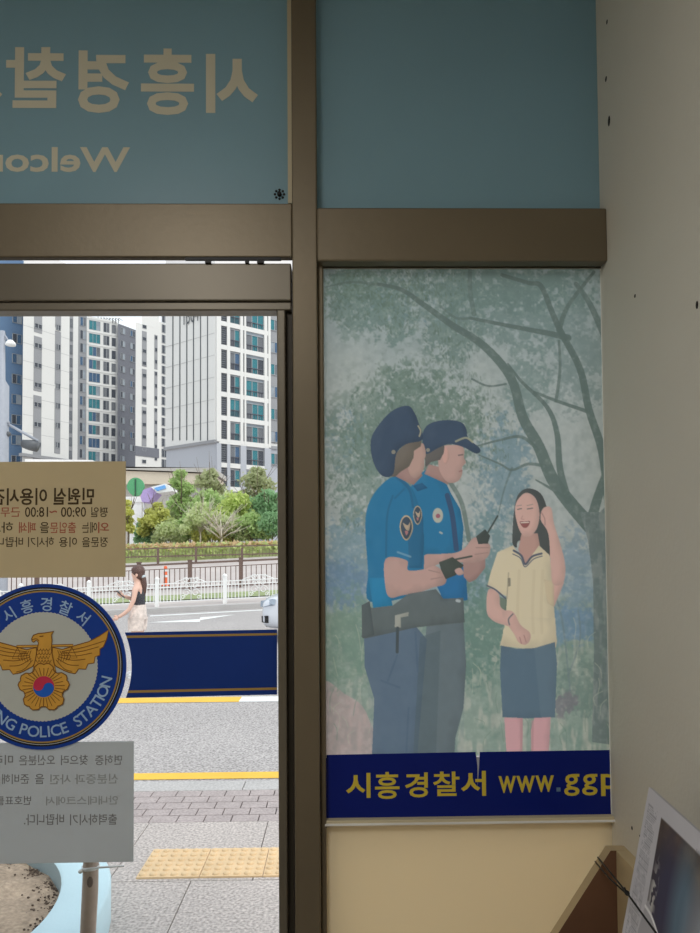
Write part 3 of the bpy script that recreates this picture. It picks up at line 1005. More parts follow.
# student
pt.fig = .42
SKS = (186, 148, 138)
pt.poly(C_([(205, 200), (222, 120), (268, 86), (330, 110), (362, 190), (374, 300), (380, 396), (318, 396), (306, 330), (228, 330), (218, 362), (198, 340), (200, 260)]), (62, 66, 66))
pt.poly(C_([(240, 300), (316, 295), (332, 390), (255, 440), (225, 370)]), (166, 128, 118), 1, False)
pt.poly(C_([(210, 190), (222, 140), (262, 106), (306, 132), (324, 200), (314, 268), (282, 308), (248, 306), (224, 262)]), SKS)
pt.stroke(C_([(222, 184), (240, 180)]), 1.0, (90, 80, 78), .9); pt.stroke(C_([(268, 182), (292, 178)]), 1.0, (90, 80, 78), .9)
pt.stroke(C_([(218, 168), (240, 164)]), .7, (110, 96, 90), .6); pt.stroke(C_([(266, 166), (294, 160)]), .7, (110, 96, 90), .6)
pt.stroke(C_([(246, 214), (240, 228), (252, 230)]), .8, (160, 116, 108), .8)
pt.poly(C_([(232, 242), (256, 240), (280, 240), (268, 266), (248, 268)]), (130, 74, 72)); pt.stroke(C_([(238, 246), (274, 244)]), 1.1, (206, 196, 184), .9)
CR = (190, 176, 148)
pt.poly(C_([(385, 520), (432, 500), (438, 528), (392, 640), (372, 640), (340, 600)]), SKS, 1, False)
pt.poly(C_([(128, 384), (200, 352), (258, 440), (322, 352), (372, 398), (384, 500), (384, 560), (392, 640), (402, 760), (406, 800), (400, 830), (300, 838), (220, 830), (140, 820), (160, 740), (172, 600), (170, 590), (80, 545), (96, 480)]), CR, 1, False)
pt.poly(D_([(155, 90), (200, 30), (398, 40), (404, 150), (300, 178), (150, 164)]), CR, 1, False)
pt.poly(C_([(345, 510), (392, 520), (392, 640), (360, 620)]), (182, 164, 134), .8, False)
pt.stroke(C_([(80, 540), (120, 560), (166, 600)]), 1.6, (74, 78, 92)); pt.stroke(C_([(180, 480), (172, 600)]), 1.2, (150, 136, 112), .8)
pt.stroke(C_([(204, 376), (240, 400), (258, 440), (290, 404), (334, 390)]), 2.0, (70, 74, 88)); pt.stroke(C_([(200, 392), (236, 412), (257, 452), (296, 416), (336, 402)]), .9, (70, 74, 88))
pt.poly(C_([(176, 505), (188, 503), (190, 540), (178, 545)]), (120, 112, 96), 1, False)
for x in (230, 300, 340):
    pt.stroke(C_([(x, 470), (x - 8, 640), (x - 4, 760)]), 3, (176, 160, 130), .35)
pt.poly(C_([(340, 180), (378, 176), (392, 250), (420, 340), (444, 440), (436, 524), (388, 532), (376, 440), (366, 300), (330, 232)]), SKS)
pt.stroke(C_([(334, 200), (348, 226), (350, 256)]), 1.2, (150, 110, 104), .8)
pt.poly(C_([(134, 590), (172, 605), (168, 665), (134, 640)]), (96, 108, 96), 1, False)
pt.poly(C_([(86, 558), (134, 578), (144, 640), (196, 676), (206, 730), (170, 726), (110, 705), (78, 660)]), SKS)
pt.poly(D_([(150, 10), (200, 8), (236, 70), (278, 104), (280, 140), (258, 162), (226, 150), (206, 112), (170, 60)]), SKS)
pt.stroke(D_([(232, 128), (240, 156)]), 1, (156, 112, 106)); pt.stroke(D_([(252, 118), (262, 150)]), 1, (156, 112, 106))
pt.stroke(C_([(200, 672), (180, 696), (184, 722)]), 1.3, (96, 92, 96))
pt.poly(D_([(145, 166), (220, 182), (300, 178), (396, 150), (406, 250), (396, 500), (270, 506), (152, 500), (140, 280)]), (74, 94, 110), 1, False)
pt.blend(pt.mask(D_([(300, 178), (396, 150), (406, 250), (396, 500), (330, 500)]), False) * .35, (92, 110, 122))
LG = (184, 138, 142)
pt.poly(D_([(160, 502), (246, 504), (246, 580), (240, 690), (172, 690), (164, 580)]), LG, 1, False)
pt.poly(D_([(300, 504), (376, 500), (372, 600), (364, 690), (286, 690), (284, 560)]), LG, 1, False)
pt.stroke(D_([(240, 510), (240, 690)]), 2.5, (160, 116, 120), .6); pt.stroke(D_([(292, 520), (290, 690)]), 2.5, (160, 116, 120), .6)
pt.blend(np.full(X.shape, 0.16), (140, 144, 140))

m_print = sheet('poster_print', (1, 1, 1), 0.56, attr='print')
KP = 0.50                              # paper prints: display colour / this = ink colour
def tone(m): return m
PB = P(465, 818, YP)
poster = empty('poster', (PB.x, YP, PB.z), 'large faded poster of two police officers talking with a smiling student under trees', 'poster')
def pmap(x, y):
    return np.stack([WX, np.full(x.shape, YP), WZ], -1)
pt.sheetmesh('print', pmap, m_print, KP, poster, (PB.x, YP, PB.z))
b = MB(); b.box(pX0 - .003, pX0 + .0015, YP - 0.002, YP + 0.004, pZ0, pZ1); b.box(pX0 - .003, pX1, YP - 0.002, YP + 0.004, pZ1 - .001, pZ1 + .0035)
b.build('edge_strip', m_tab, poster)
# web address strip, with a tear at its upper edge
m_strip = sheet('strip_navy', L(16, 36, 130), 0.15, var=0.04, gloss=0.02)
m_yel = sheet('strip_yellow', L(238, 216, 84), 0.2, var=0.03)
YS = YP - 0.0012
sp = empty('address_strip', P(465, 818, YS), 'dark blue strip with yellow station name and web address, under the poster', 'strip')
sx1 = XW - 0.0015
def spx(px, py):
    p = P(px, py, YS); p.x = min(p.x, sx1); return p
b = MB()
b.prism([spx(325.5, 755), spx(475.6, 752), spx(477.4, 766), spx(477.5, 788), spx(479.2, 766), spx(479.8, 752), Vector((sx1, YS, P(611, 750, YS).z)), Vector((sx1, YS, P(611, 815.5, YS).z)), spx(325.5, 818)], (0, 0.0008, 0))
b.build('strip_sheet', m_strip, sp)
b = MB(); b.box(pX0, sx1, YS + .0009, YS + .0011, P(465, 817, YS).z, P(465, 757, YS).z); b.build('paper_backing', sheet('strip_backing', L(200, 200, 206), .3), sp)
for ch, x0, y0, x1, y1, bd in [('시', 346, 773, 370.5, 798, .024), ('흥', 375, 772, 399.5, 799, .018), ('경', 405, 772.5, 428, 797.5, .02), ('찰', 433, 771.5, 459.5, 796, .018), ('서', 461, 771, 486, 796, .024)]:
    b = MB(); text_fit(b, ch, x0, y0, x1, y1, YS - 0.0005, False, bd); b.build('letter', m_yel, sp)
for s, x0, y0, x1, y1 in [('w', 498.5, 776, 516, 793), ('w', 516.5, 775.8, 535, 792.5), ('w', 535.5, 775.4, 554, 792), ('g', 564, 774, 579.5, 796), ('g', 582, 774, 597.5, 795.5), ('p', 601, 774, 618, 796)]:
    b = MB(); text_fit(b, s, x0, y0, x1, y1, YS - 0.0005, False, .012)
    if s == 'p':
        bm = bmesh.new()
        vs = [bm.verts.new(v) for v in b.v]
        for f in b.f:
            try: bm.faces.new([vs[i] for i in f])
            except ValueError: pass
        bmesh.ops.bisect_plane(bm, geom=bm.verts[:] + bm.edges[:] + bm.faces[:], plane_co=(sx1, 0, 0), plane_no=(1, 0, 0), clear_outer=True)
        bm.verts.index_update()
        b2 = MB(); b2.add([v.co.copy() for v in bm.verts], [tuple(v.index for v in f.verts) for f in bm.faces]); bm.free(); b = b2
    b.build('letter', m_yel, sp)
b = MB(); a = rect(556.5, 787.5, 560.5, 791.5, YS - .0005); b.box(a[0], a[1], YS - .0005, YS - .0003, a[2], a[3])
o = b.build('letter', sheet('strip_dot', L(120, 150, 180), 0.2), sp); o['label'] = 'pale blue dot'

# ================================================================== RACK, CORD, NEWSPAPER
m_wood = mat('rack_board', L(112, 80, 60), 0.55, var=0.14, scale=6)
m_woodedge = mat('rack_edge', L(186, 164, 126), 0.5, var=0.08, scale=9)
YR = 1.45
rk = empty('newspaper_rack', (0.45, 1.2, 0.0), 'brown wooden newspaper rack with sloped end board, in the corner under the poster', 'rack')
tp = P(604, 845.5, YR)
zt = tp.z
e0 = P(550.7, 932, YR)
lft, r0 = P(605.7, 845.4, YR), P(622, 845.4, YR)
sl = (e0 - lft)
foot = lft + sl * 2.0
XB = P(617, 890, YR - .026).x
b = MB()
end = [lft, r0, Vector((r0.x, YR, 0.12)), Vector((foot.x, YR, 0.12)), Vector((foot.x, YR, foot.z))]
b.prism(end, (0, -0.026, 0), 0)
o = b.build('end_board', [m_wood, m_woodedge], rk)
for p in o.data.polygons:
    if abs(p.normal.y) < .5: p.material_index = 1
b = MB(); b.box(XB, r0.x + 0.004, 0.80, YR, 0.12, r0.z)
b.build('back_board', m_woodedge, rk, bevel=0.0015)
b = MB(); b.box(foot.x - 0.016, foot.x, 0.80, YR - .026, 0.12, foot.z + .02)
b.build('front_board', m_wood, rk, bevel=0.002)
b = MB(); b.box(foot.x - 0.016, r0.x + 0.004, 0.80, YR, 0.10, 0.12); b.build('bottom_board', m_wood, rk)
b = MB(); b.box(foot.x, XB, 0.816, YR - .026, 0.545, 0.56); b.build('shelf', m_wood, rk)
b = MB()
b.prism([Vector((p.x, 0.80, p.z)) for p in (lft, r0, Vector((r0.x, 0, 0.12)), Vector((foot.x, 0, 0.12)), Vector((foot.x, 0, foot.z)))], (0, 0.016, 0)); b.build('end_board', m_wood, rk, bevel=.002)
for xx, yy in ((foot.x, .83), (foot.x, 1.43), (r0.x - .02, .83), (r0.x - .02, 1.43)):
    b = MB(); b.box(xx - .01, xx + .03, yy - .02, yy + .02, 0, 0.10); b.build('leg', m_wood, rk)
m_cord = mat('black_cord', L(24, 22, 20), 0.6)
cl_ = P(597.8, 857.4, YR - .012); kn = P(627, 893, 1.16); en = P(664, 944, 0.93)
cord = empty('elastic_cord', kn, 'thin black doubled cord stretched across the rack in front of the newspaper', 'cord')
b = MB(); b.tube([cl_, (cl_ + kn) / 2 + Vector((0.001, 0, -.001)), kn, en], 0.0016, 8); b.build('strand', m_cord, cord)
c2 = P(595.2, 861.6, YR - .012); b = MB(); b.tube([c2, P(609, 878, 1.31), kn + Vector((0, .001, -.002))], 0.0015, 8); b.build('strand', m_cord, cord)
b = MB(); b.ell(kn, (0.004, 0.006, 0.004)); b.tube([kn, kn + Vector((-.004, 0, .009))], .0012, 6); b.build('knot', m_cord, cord)
# newspaper: two leaves leaning against the wall
NA, NB_ = P(649, 787, 1.25), P(700, 832, 1.042)
u = (NB_ - NA); u.z = 0
un = u.normalized()
NC = P(622, 933, 1.25)
dn = (NC - NA)
dn = dn / -dn.z                        # per metre of drop
def news(s_, t_):                     # s along the top edge (m), t drop (m)
    bulge = 0.004 * math.sin(s_ * 11) * min(1, t_ * 6)
    return NA + un * s_ + dn * t_ + Vector((bulge, 0, 0))
np_p = Paint(0, 0, 40, 56, 6)          # centimetres
np_p.img[:] = (150, 148, 152)
nx, nyy = np_p.X, np_p.Y
txt = ((nyy * 2.6) % 1.0 > 0.45) & (np_p.noise(.5, 3, 2) > .38)
col_ = ((nx > 1.0) & (nx < 5.2)) | ((nx > 20.5) & (nx < 29.5)) | ((nx > 30.2) & (nx < 39.2))
np_p.blend((txt & col_ & (nyy > 2.2)).astype(float) * .45, (92, 92, 98))
np_p.blend((txt & (nyy > 34)).astype(float) * .45, (92, 92, 98))
ph = np_p.mask([(7, 2.8), (38, 2.8), (38, 22), (7, 22)], False)
np_p.blend(ph, (60, 54, 52))
np_p.blend(ph * np_p.soft(26, 4, 26, 4.5) * np_p.noise(2.0, 5), (104, 84, 66))
np_p.blend(ph * np_p.soft(13, 13, 7, 12), (58, 56, 70))
np_p.blend(ph * np_p.soft(19, 13, 5, 12), (78, 92, 104))
np_p.blend(ph * np_p.soft(28, 14, 8, 12) * .9, (124, 128, 136))
np_p.blend(ph * np_p.soft(8.5, 15, 1.6, 6) * (np_p.noise(1.5, 8) > .5), (140, 138, 136))
np_p.poly([(6.6, 17.5), (10, 18), (15, 20.5), (21, 26), (26, 34), (6, 36)], (132, 130, 134))
np_p.stroke([(6.6, 17.5), (10, 18), (15, 20.5), (21, 26), (26, 34)], .5, (176, 174, 178))
m_news = sheet('newsprint', (1, 1, 1), 0.12, attr='print')
nw = empty('newspaper', NA + un * .2 + dn * .56, 'folded newspaper with a colour photograph, leaning upright in the wooden rack', 'newspaper')
def nmap(x, y):
    out = np.zeros(x.shape + (3,))
    for j in range(x.shape[0]):
        for i in range(x.shape[1]):
            out[j, i] = news(x[j, i] * .01, y[j, i] * .01)
    return out
np_p.sheetmesh('front_leaf', nmap, m_news, 0.44, nw, nw.location)
b = MB()
nn = Vector((-un.y, un.x, 0)) * -1
if nn.x < 0: nn = -nn
N_, M_ = 20, 14
vs = [news(i / N_ * .40, j / M_ * .56) + nn * .004 for j in range(M_ + 1) for i in range(N_ + 1)]
vs2 = [news(i / N_ * .40, j / M_ * .56) + nn * .0012 for j in range(M_ + 1) for i in range(N_ + 1)]
fs = [(j * (N_ + 1) + i, j * (N_ + 1) + i + 1, (j + 1) * (N_ + 1) + i + 1, (j + 1) * (N_ + 1) + i) for j in range(M_) for i in range(N_)]
b.add(vs, fs, 0, True); b.add(vs2, [tuple(reversed(f)) for f in fs], 0, True)
b.build('back_leaf', sheet('newsprint_plain', L(200, 198, 200), 0.1), nw, fix=False)

# ================================================================== OUTDOORS
def grade(x, y):                       # the far side climbs to the right
    return 0.04 * max(-8, min(8, x + 0.183 * y))
def ground_z(x, y):
    if y <= 5.3: return -0.12
    prof = [(5.3, -.12), (10, -.12), (20.4, .055), (21, .2), (24, .3), (27, .42), (30, .8), (34, 1.5), (40, 1.75), (60, 2.2), (260, 2.6)]
    for (a, za), (b_, zb) in zip(prof, prof[1:]):
        if a <= y <= b_:
            z = za + (zb - za) * (y - a) / (b_ - a); break
    else: z = 2.6
    k = min(1, max(0, (y - 10) / 10))
    return z + grade(x, y) * k

m_asph = mat('asphalt', L(170, 164, 162), 0.9, var=0.07, scale=.6, bump=0.5, bscale=70)
# salt and pepper grain in the asphalt
def grain(m, amt=0.25, sc=120):
    nt = m.node_tree
    bs_ = [n for n in nt.nodes if n.type == 'BSDF_PRINCIPLED'][0]
    src = bs_.inputs['Base Color'].links[0].from_socket
    tc = [n for n in nt.nodes if n.type == 'TEX_COORD'][0]
    v = nt.nodes.new('ShaderNodeTexNoise'); v.inputs['Scale'].default_value = sc; v.inputs['Detail'].default_value = 3
    nt.links.new(tc.outputs['Object'], v.inputs['Vector'])
    mr = nt.nodes.new('ShaderNodeMapRange'); mr.inputs[1].default_value = .3; mr.inputs[2].default_value = .7
    mr.inputs[3].default_value = 1 - amt; mr.inputs[4].default_value = 1 + amt
    nt.links.new(v.outputs['Fac'], mr.inputs[0])
    mx = nt.nodes.new('ShaderNodeVectorMath'); mx.operation = 'SCALE'
    nt.links.new(src, mx.inputs[0]); nt.links.new(mr.outputs[0], mx.inputs['Scale'])
    nt.links.new(mx.outputs[0], bs_.inputs['Base Color'])
grain(m_asph, .5, 52)
m_slab = mat('granite_slab', L(184, 174, 169), 0.8, var=0.05, scale=2); grain(m_slab, .42, 70)
m_brick = mat('paver_brick', L(170, 158, 156), 0.85, var=0.10, scale=7); grain(m_brick, .2, 60)
m_joint = mat('joint_mortar', L(70, 64, 60), 0.9)
m_kerb = mat('kerb_granite', L(182, 178, 176), 0.8, var=0.06, scale=3); grain(m_kerb, .2, 60)
m_fpave = mat('far_pavement', L(190, 180, 176), 0.85, var=0.08, scale=.8)
m_yellow = mat('road_yellow', L(236, 186, 70), 0.7, var=0.06, scale=6)
m_white = mat('road_white', L(232, 232, 230), 0.7, var=0.05, scale=4)
m_tact = mat('tactile_yellow', L(222, 192, 152), 0.75, var=0.08, scale=6)
m_grass = mat('grass', L(146, 156, 112), 0.9, var=0.25, scale=3)

Yk0, Yk1 = 4.66, 4.86
gy = [G(200, 822, 0).y, G(200, 790.5, 0).y, G(200, 781, 0).y]
# base under the near pavement
b = MB(); b.box(-9, 5, 1.70, gy[2], -0.3, -0.012)
b.box(-9, 5, 1.66, 1.78, -0.3, -0.001)
struct(b.build('sidewalk_base', m_joint))
b = MB()
y881 = G(180, 881, 0).y
rows = [1.785, y881 - 1.2, y881 - 0.6 - .0, y881, gy[0]]
rows = [1.785, y881 - 0.75, y881, gy[0]]
x1_ = G(180, 905, 0).x; x2_ = G(264.5, 835, 0).x
for j in range(3):
    ph_ = x2_ if j % 2 == 0 else x1_
    wdt = .69
    k0 = int((-9 - ph_) / wdt)
    for k in range(k0, 24):
        xa, xb = ph_ + k * wdt + .0025, ph_ + (k + 1) * wdt - .0025
        if xb > 5: break
        b.box(xa, xb, rows[j] + .0025, rows[j + 1] - .0025, -0.05, 0.0)
struct(b.build('sidewalk', m_slab))
b = MB()
nr = 5
rh = (gy[1] - gy[0]) / nr
for j in range(nr):
    off = (j % 2) * .08 + j * .013
    for k in range(-34, 32):
        xa = k * .16 + off
        b.box(xa + .0035, xa + .1565, gy[0] + j * rh + .0035, gy[0] + (j + 1) * rh - .0035, -.05, -.001)
struct(b.build('paver_strip', m_brick))
b = MB()
xk = G(244, 785, 0).x
for k in range(-6, 6):
    b.box(xk + k * 1.0 + .002, xk + (k + 1) * 1.0 - .002, gy[1], gy[2], -.3, 0.002)
struct(b.build('kerb', m_kerb, bevel=.006))

# tactile tiles, each with its studs
jl = G(199.5, 877.5, 0); j2 = G(261.6, 875.5, 0)
tw = 0.305
ty0, ty1 = G(200, 878.2, 0).y, G(200, 850, 0).y
for k, lb in ((-1, 'yellow studded tactile paving tile nearest the paper notice, leftmost of the three'), (0, 'yellow studded tactile paving tile in the middle of the three'), (1, 'yellow studded tactile paving tile cut off by the door frame, rightmost of the three')):
    x0 = jl.x + k * tw
    t = MB(); t.box(x0 + .002, x0 + tw - .002, ty0, ty1, -0.001, 0.008)
    for i in range(6):
        for j in range(6):
            cx, cy = x0 + tw * (i + .5) / 6, ty0 + (ty1 - ty0) * (j + .5) / 6
            t.lathe([(.018, .0075), (.0165, .013), (.012, .0165), (0, .0175)], (cx, cy, 0), 12)
    o = t.build('tactile_tile', m_tact, loc=(x0 + tw / 2, (ty0 + ty1) / 2, 0))
    tag(o, lb, 'paving tile', 'tactile tiles')

# road and far side
def sheetgrid(name, m, ys, x0, x1, nx_, dz=0.0):
    b = MB()
    vs = []
    for y in ys:
        for i in range(nx_ + 1):
            w = 1 + max(0, (y - 40)) / 12
            x = (x0 + (x1 - x0) * i / nx_) * w
            vs.append((x, y, ground_z(x, y) + dz))
    n = nx_ + 1
    b.add(vs, [(j * n + i, j * n + i + 1, (j + 1) * n + i + 1, (j + 1) * n + i) for j in range(len(ys) - 1) for i in range(nx_)])
    return struct(b.build(name, m, fix=False))
sheetgrid('road', m_asph, [gy[2] + .0, 5.3, 7, 8, 10, 12, 14, 16, 18, 20.4], -16, 10, 26)
sheetgrid('far_ground', m_fpave, [20.9, 22, 24, 27, 30, 34, 40, 50, 60, 260], -20, 12, 32)
def strip(name, m, ya, yb, x0, x1, dz=.004, n=16):
    b = MB(); vs = []
    for y in (ya, yb):
        for i in range(n + 1):
            x = x0 + (x1 - x0) * i / n
            vs.append((x, y, ground_z(x, y) + dz))
    b.add(vs, [(i, i + 1, n + 2 + i, n + 1 + i) for i in range(n)])
    return struct(b.build(name, m, fix=False))
strip('road_line', m_yellow, G(200, 779.5, -.12).y, G(200, 773, -.12).y, -10, 5)
ya, yb = G(200, 702.5, -.12).y, G(200, 697.5, -.12).y
xs_ = G(240, 700, -.12).x
strip('road_line', m_yellow, ya, yb, -12, xs_)
strip('road_line', m_white, ya, yb, xs_, 6)
# painted arrow on the far lane
b = MB()
def RP(px, py):
    d = ray(px, py)
    t = 5.0
    for _ in range(60):
        p = CAM + d * t
        t += (p.z - ground_z(p.x, p.y) - .005) / max(1e-3, -(d.z) + 0.02) * .5
        t = max(4, min(t, 40))
    return CAM + d * t
b.add([RP(146, 622.5), RP(200, 619), RP(200, 617.5), RP(235, 614.5), RP(200, 620.2), RP(200, 621.8)], [(0, 1, 5), (1, 2, 3, 4)])
b.add([RP(150, 615.5), RP(277, 608.8), RP(277, 609.6), RP(150, 616.3)], [(0, 1, 2, 3)])
struct(b.build('road_marking', m_white, fix=False))
# far kerb
b = MB(); n = 26
vs = []
for i in range(n + 1):
    x = -16 + 26 * i / n
    z = ground_z(x, 20.4)
    vs += [(x, 20.4, z - .1), (x, 20.4, z + .15), (x, 20.92, z + .155), (x, 20.92, z - .1)]
fs = []
for i in range(n):
    for k in range(4):
        fs.append((i * 4 + k, i * 4 + (k + 1) % 4, (i + 1) * 4 + (k + 1) % 4, (i + 1) * 4 + k))
b.add(vs, fs); struct(b.build('far_kerb', m_kerb))
strip('grass_strip', m_grass, 22.6, 24.6, -12, 6, .05)

# white railing
m_rail = mat('railing_white', L(238, 238, 236), 0.5, var=0.03)
m_fence = mat('fence_brown', L(112, 92, 84), 0.6, var=0.06)
YRL = 21.3
def gz(x, y): return ground_z(x, y)
rl = empty('road_railing', (-4, YRL, gz(-4, YRL)), 'white metal railing with scroll ornaments along the far kerb', 'railing')
pxs = [-115, -47, 21, 89, 157, 225, 293, 361, 429, 497, 565]
posts = [P(x, 585, YRL).x for x in pxs]
top = 0.73
for x in posts:
    b = MB(); z = gz(x, YRL)
    b.box(x - .055, x + .055, YRL - .05, YRL + .05, z - .05, z + .80); b.lathe([(.07, .80), (.075, .83), (.03, .88), (0, .89)], (x, YRL, z), 10)
    b.build('post', m_rail, rl)
for xa, xb in zip(posts, posts[1:]):
    za, zb = gz(xa, YRL), gz(xb, YRL)
    b = MB()
    for h, w in ((.66, .055), (.55, .03), (.12, .05)):
        b.bar((xa, YRL, za + h), (xb, YRL, zb + h), w, .03)
    ns = 20
    mid = (xa + xb) / 2
    for k in range(1, ns):
        f = k / ns
        x, z = xa + (xb - xa) * f, za + (zb - za) * f
        if .36 < f < .64: continue
        b.bar((x, YRL, z + .12), (x, YRL, z + .66), .022)
    b.build('panel', m_rail, rl)
    b = MB()
    zm = (za + zb) / 2
    for sx in (-1, 1):
        for cz, r_, cx_ in ((.36, .13, .14), (.56, .09, .12), (.22, .07, .24), (.74, .09, .16)):
            c = Vector((mid + sx * cx_, YRL, zm + cz))
            b.tube([c + Vector((r_ * (1 - .7 * t / 12) * math.cos(sx * t * .62), 0, r_ * (1 - .7 * t / 12) * math.sin(t * .62))) for t in range(13)], .013, 5)
        b.tube([(mid + sx * t * .05, YRL, zm + .66 + .14 * math.cos(t * .157)) for t in range(11)], .013, 5)
    b.tube([(mid, YRL, zm + .12), (mid, YRL, zm + .8)], .015, 5)
    b.build('scroll_ornament', m_rail, rl)
# brown fence behind it
YF = 27.0
bf = empty('fence', (-5, YF, gz(-5, YF)), 'tall brown metal bar fence with thick posts, behind the white railing', 'fence')
fx = [P(x, 575, YF).x for x in (-14, 37, 88, 139, 190, 241, 292, 343, 394, 445, 496)]
for x in fx:
    z = gz(x, YF); b = MB(); b.box(x - .07, x + .07, YF - .07, YF + .07, z - .1, z + 1.12); b.box(x - .085, x + .085, YF - .085, YF + .085, z + 1.12, z + 1.16); b.build('post', m_fence, bf)
for xa, xb in zip(fx, fx[1:]):
    za, zb = gz(xa, YF), gz(xb, YF); b = MB()
    b.bar((xa, YF, za + 1.02), (xb, YF, zb + 1.02), .05, .07); b.bar((xa, YF, za + .84), (xb, YF, zb + .84), .03, .03); b.bar((xa, YF, za + .08), (xb, YF, zb + .08), .04, .05)
    for k in range(1, 10):
        x, z = xa + (xb - xa) * k / 10, za + (zb - za) * k / 10
        b.bar((x, YF, z + .08), (x, YF, z + .84), .028)
    b.build('panel', m_fence, bf)
# low rail fence before the hedge
YL = 33.6
lf = empty('fence', (-6, YL, gz(-6, YL)), 'low dark two-rail fence right in front of the clipped hedge', 'fence')
fx = [P(x, 552, YL).x for x in (-10, 46, 102, 158, 196, 242, 288, 334, 380, 426)]
for x in fx:
    z = gz(x, YL); b = MB(); b.box(x - .05, x + .05, YL - .05, YL + .05, z - .1, P(0 + 350 + 700 * x / YL, 547.5, YL).z); b.build('post', m_fence, lf)
b = MB()
for (pya, pyb) in ((549.5, 545.5), (557, 554.5)):
    b.bar(P(-10, pya + 3.5, YL), P(426, pyb - 4.6, YL), .06, .06)
for k in range(120):
    x = -14 + k * .16
    pxx = 338 + 700 * x / YL
    if -10 < pxx < 426:
        za = P(pxx, 560.5 - .0155 * (pxx + 10), YL).z; b.bar((x, YL, za), (x, YL, za + .36), .02)
b.build('rails', m_fence, lf)
# orange cone on the road beyond the fence
co = P(165.5, 586, 28.2)
cz = gz(co.x, 28.2)
cn = empty('traffic_post', (co.x, 28.2, cz), 'slim orange traffic post standing behind the brown fence', 'traffic post')
m_or = mat('orange_plastic', L(236, 110, 64), 0.5)
b = MB(); b.lathe([(0, 0), (.16, 0), (.16, .04), (.09, .06)], (co.x, 28.2, cz), 14); b.build('base', m_or, cn)
b = MB(); b.lathe([(.075, .05), (.07, .75), (.05, .8), (0, .81)], (co.x, 28.2, cz), 14); b.build('tube', m_or, cn)
for h in (.35, .58):
    b = MB(); b.lathe([(.078, h), (.078, h + .09)], (co.x, 28.2, cz), 14); b.build('reflective_band', m_white, cn)

# ------------------------------------------------------------------ greenery
def leafmesh(mb, c, r, n, size, mi=0, flat=1.0, rg=rng):
    c = np.array(c)
    for _ in range(n):
        d = rg.normal(size=3); d /= np.linalg.norm(d)
        q = c + d * np.array(r) * (rg.random() ** .4) * (.8 + .45 * rg.random())
        a = rg.normal(size=3); a /= np.linalg.norm(a)
        bb = np.cross(a, rg.normal(size=3)); bb /= np.linalg.norm(bb)
        s_ = size * (0.6 + .8 * rg.random())
        mb.add([q - a * s_, q + bb * s_ * .5, q + a * s_, q - bb * s_ * .5], [(0, 1, 2, 3)], mi)
LEAF = {}
def leafmat(name, col):
    if name not in LEAF:
        LEAF[name] = sheet(name, col, 0.45, var=0.25, scale=2.2)
    return LEAF[name]
m_bark = mat('bark', L(112, 98, 84), 0.9, var=0.15, scale=6)
m_barkpale = mat('pale_bark', L(206, 196, 182), 0.9, var=0.1, scale=6)
def tree(name, px, ybase, ytop, wpx, Yt, blobs, lm, label, bark=None, dens=1.0, leaf=.16, trunk=.07, low=.35, bare=0, group='trees beyond the fence'):
    c = P(px, ybase, Yt); topz = P(px, ytop, Yt).z
    z0 = gz(c.x, Yt)
    H = topz - z0
    W = wpx * Yt / F * (1.3 if px > 165 else 1.1)
    t = empty(name, (c.x, Yt, z0), label, 'tree', group)
    rg = np.random.default_rng(int(px * 7 + ytop))
    b = MB()
    b.tube([(c.x, Yt, z0 - .1), (c.x + .03, Yt, z0 + H * .4), (c.x - .02, Yt, z0 + H * .8)], [trunk, trunk * .8, trunk * .3], 8)
    for k in range(7 + bare):
        a = 2 * PI * k / 7 + rg.random()
        h0 = z0 + H * (low + .35 * rg.random() * (1 if not bare else .8))
        e = Vector((c.x + math.cos(a) * W * .42, Yt + math.sin(a) * W * .42, h0 + H * (.2 + .3 * rg.random())))
        s0 = Vector((c.x, Yt, h0))
        b.tube([s0, s0.lerp(e, .5) + Vector((0, 0, .08)), e], [trunk * .5, trunk * .35, trunk * .15], 5)
        for q in range(3 if bare else 1):
            e2 = e + Vector((rg.normal() * W * .15, rg.normal() * W * .15, H * .12 * rg.random() + .15))
            b.tube([s0.lerp(e, .6), e2], [trunk * .25, trunk * .1], 4)
    b.build('trunk', bark or m_bark, t)
    if lm:
        b = MB()
        for (bx, bz, br) in blobs:
            r_ = br * W / 2
            n = int(520 * dens * br * br + 60)
            leafmesh(b, (c.x + bx * W / 2, Yt + rg.normal() * W * .12, z0 + H * bz), (r_, r_ * .9, r_ * .7), int(n * 2.0), leaf * .8, rg=rg)
        b.build('foliage', lm, t, fix=False)
    return t
LY, LG_, LD, LO, LP_ = leafmat('leaf_yellow', L(220, 220, 134)), leafmat('leaf_green', L(186, 208, 144)), leafmat('leaf_dark', L(152, 188, 142)), leafmat('leaf_olive', L(182, 188, 146)), leafmat('leaf_pale', L(208, 218, 168))
BL1 = [(0, .72, .7), (-.5, .6, .55), (.5, .62, .55), (0, .9, .45), (-.25, .8, .5), (.3, .8, .5), (-.7, .5, .35), (.7, .5, .35)]
PINE = [(0, .93, .3), (-.3, .82, .4), (.3, .8, .4), (-.6, .66, .42), (.55, .64, .42), (0, .68, .5), (-.75, .5, .34), (.75, .48, .36), (.1, .5, .4)]
TALL = [(0, .95, .35), (-.2, .85, .5), (.25, .78, .5), (-.1, .66, .6), (.1, .55, .6), (-.4, .6, .4), (.4, .5, .4)]
tree('pine', 158, 547, 503, 34, 38.5, PINE, leafmat('leaf_mustard', L(204, 206, 124)), 'small broad pine with yellow-orange tufts, right beside the notice paper', dens=1.1)
tree('pine', 146, 547, 519, 20, 38.8, PINE, LD, 'short dark green pine low behind the yellow-orange pine', dens=1.0)
tree('tree', 128, 545, 500, 15, 40, TALL, LY, 'slim yellow-green sapling half hidden by the cream notice', dens=.6)
tree('tree', 181, 546, 470, 26, 42, TALL, LG_, 'tall loose green tree rising beside the purple canopy', dens=.9)
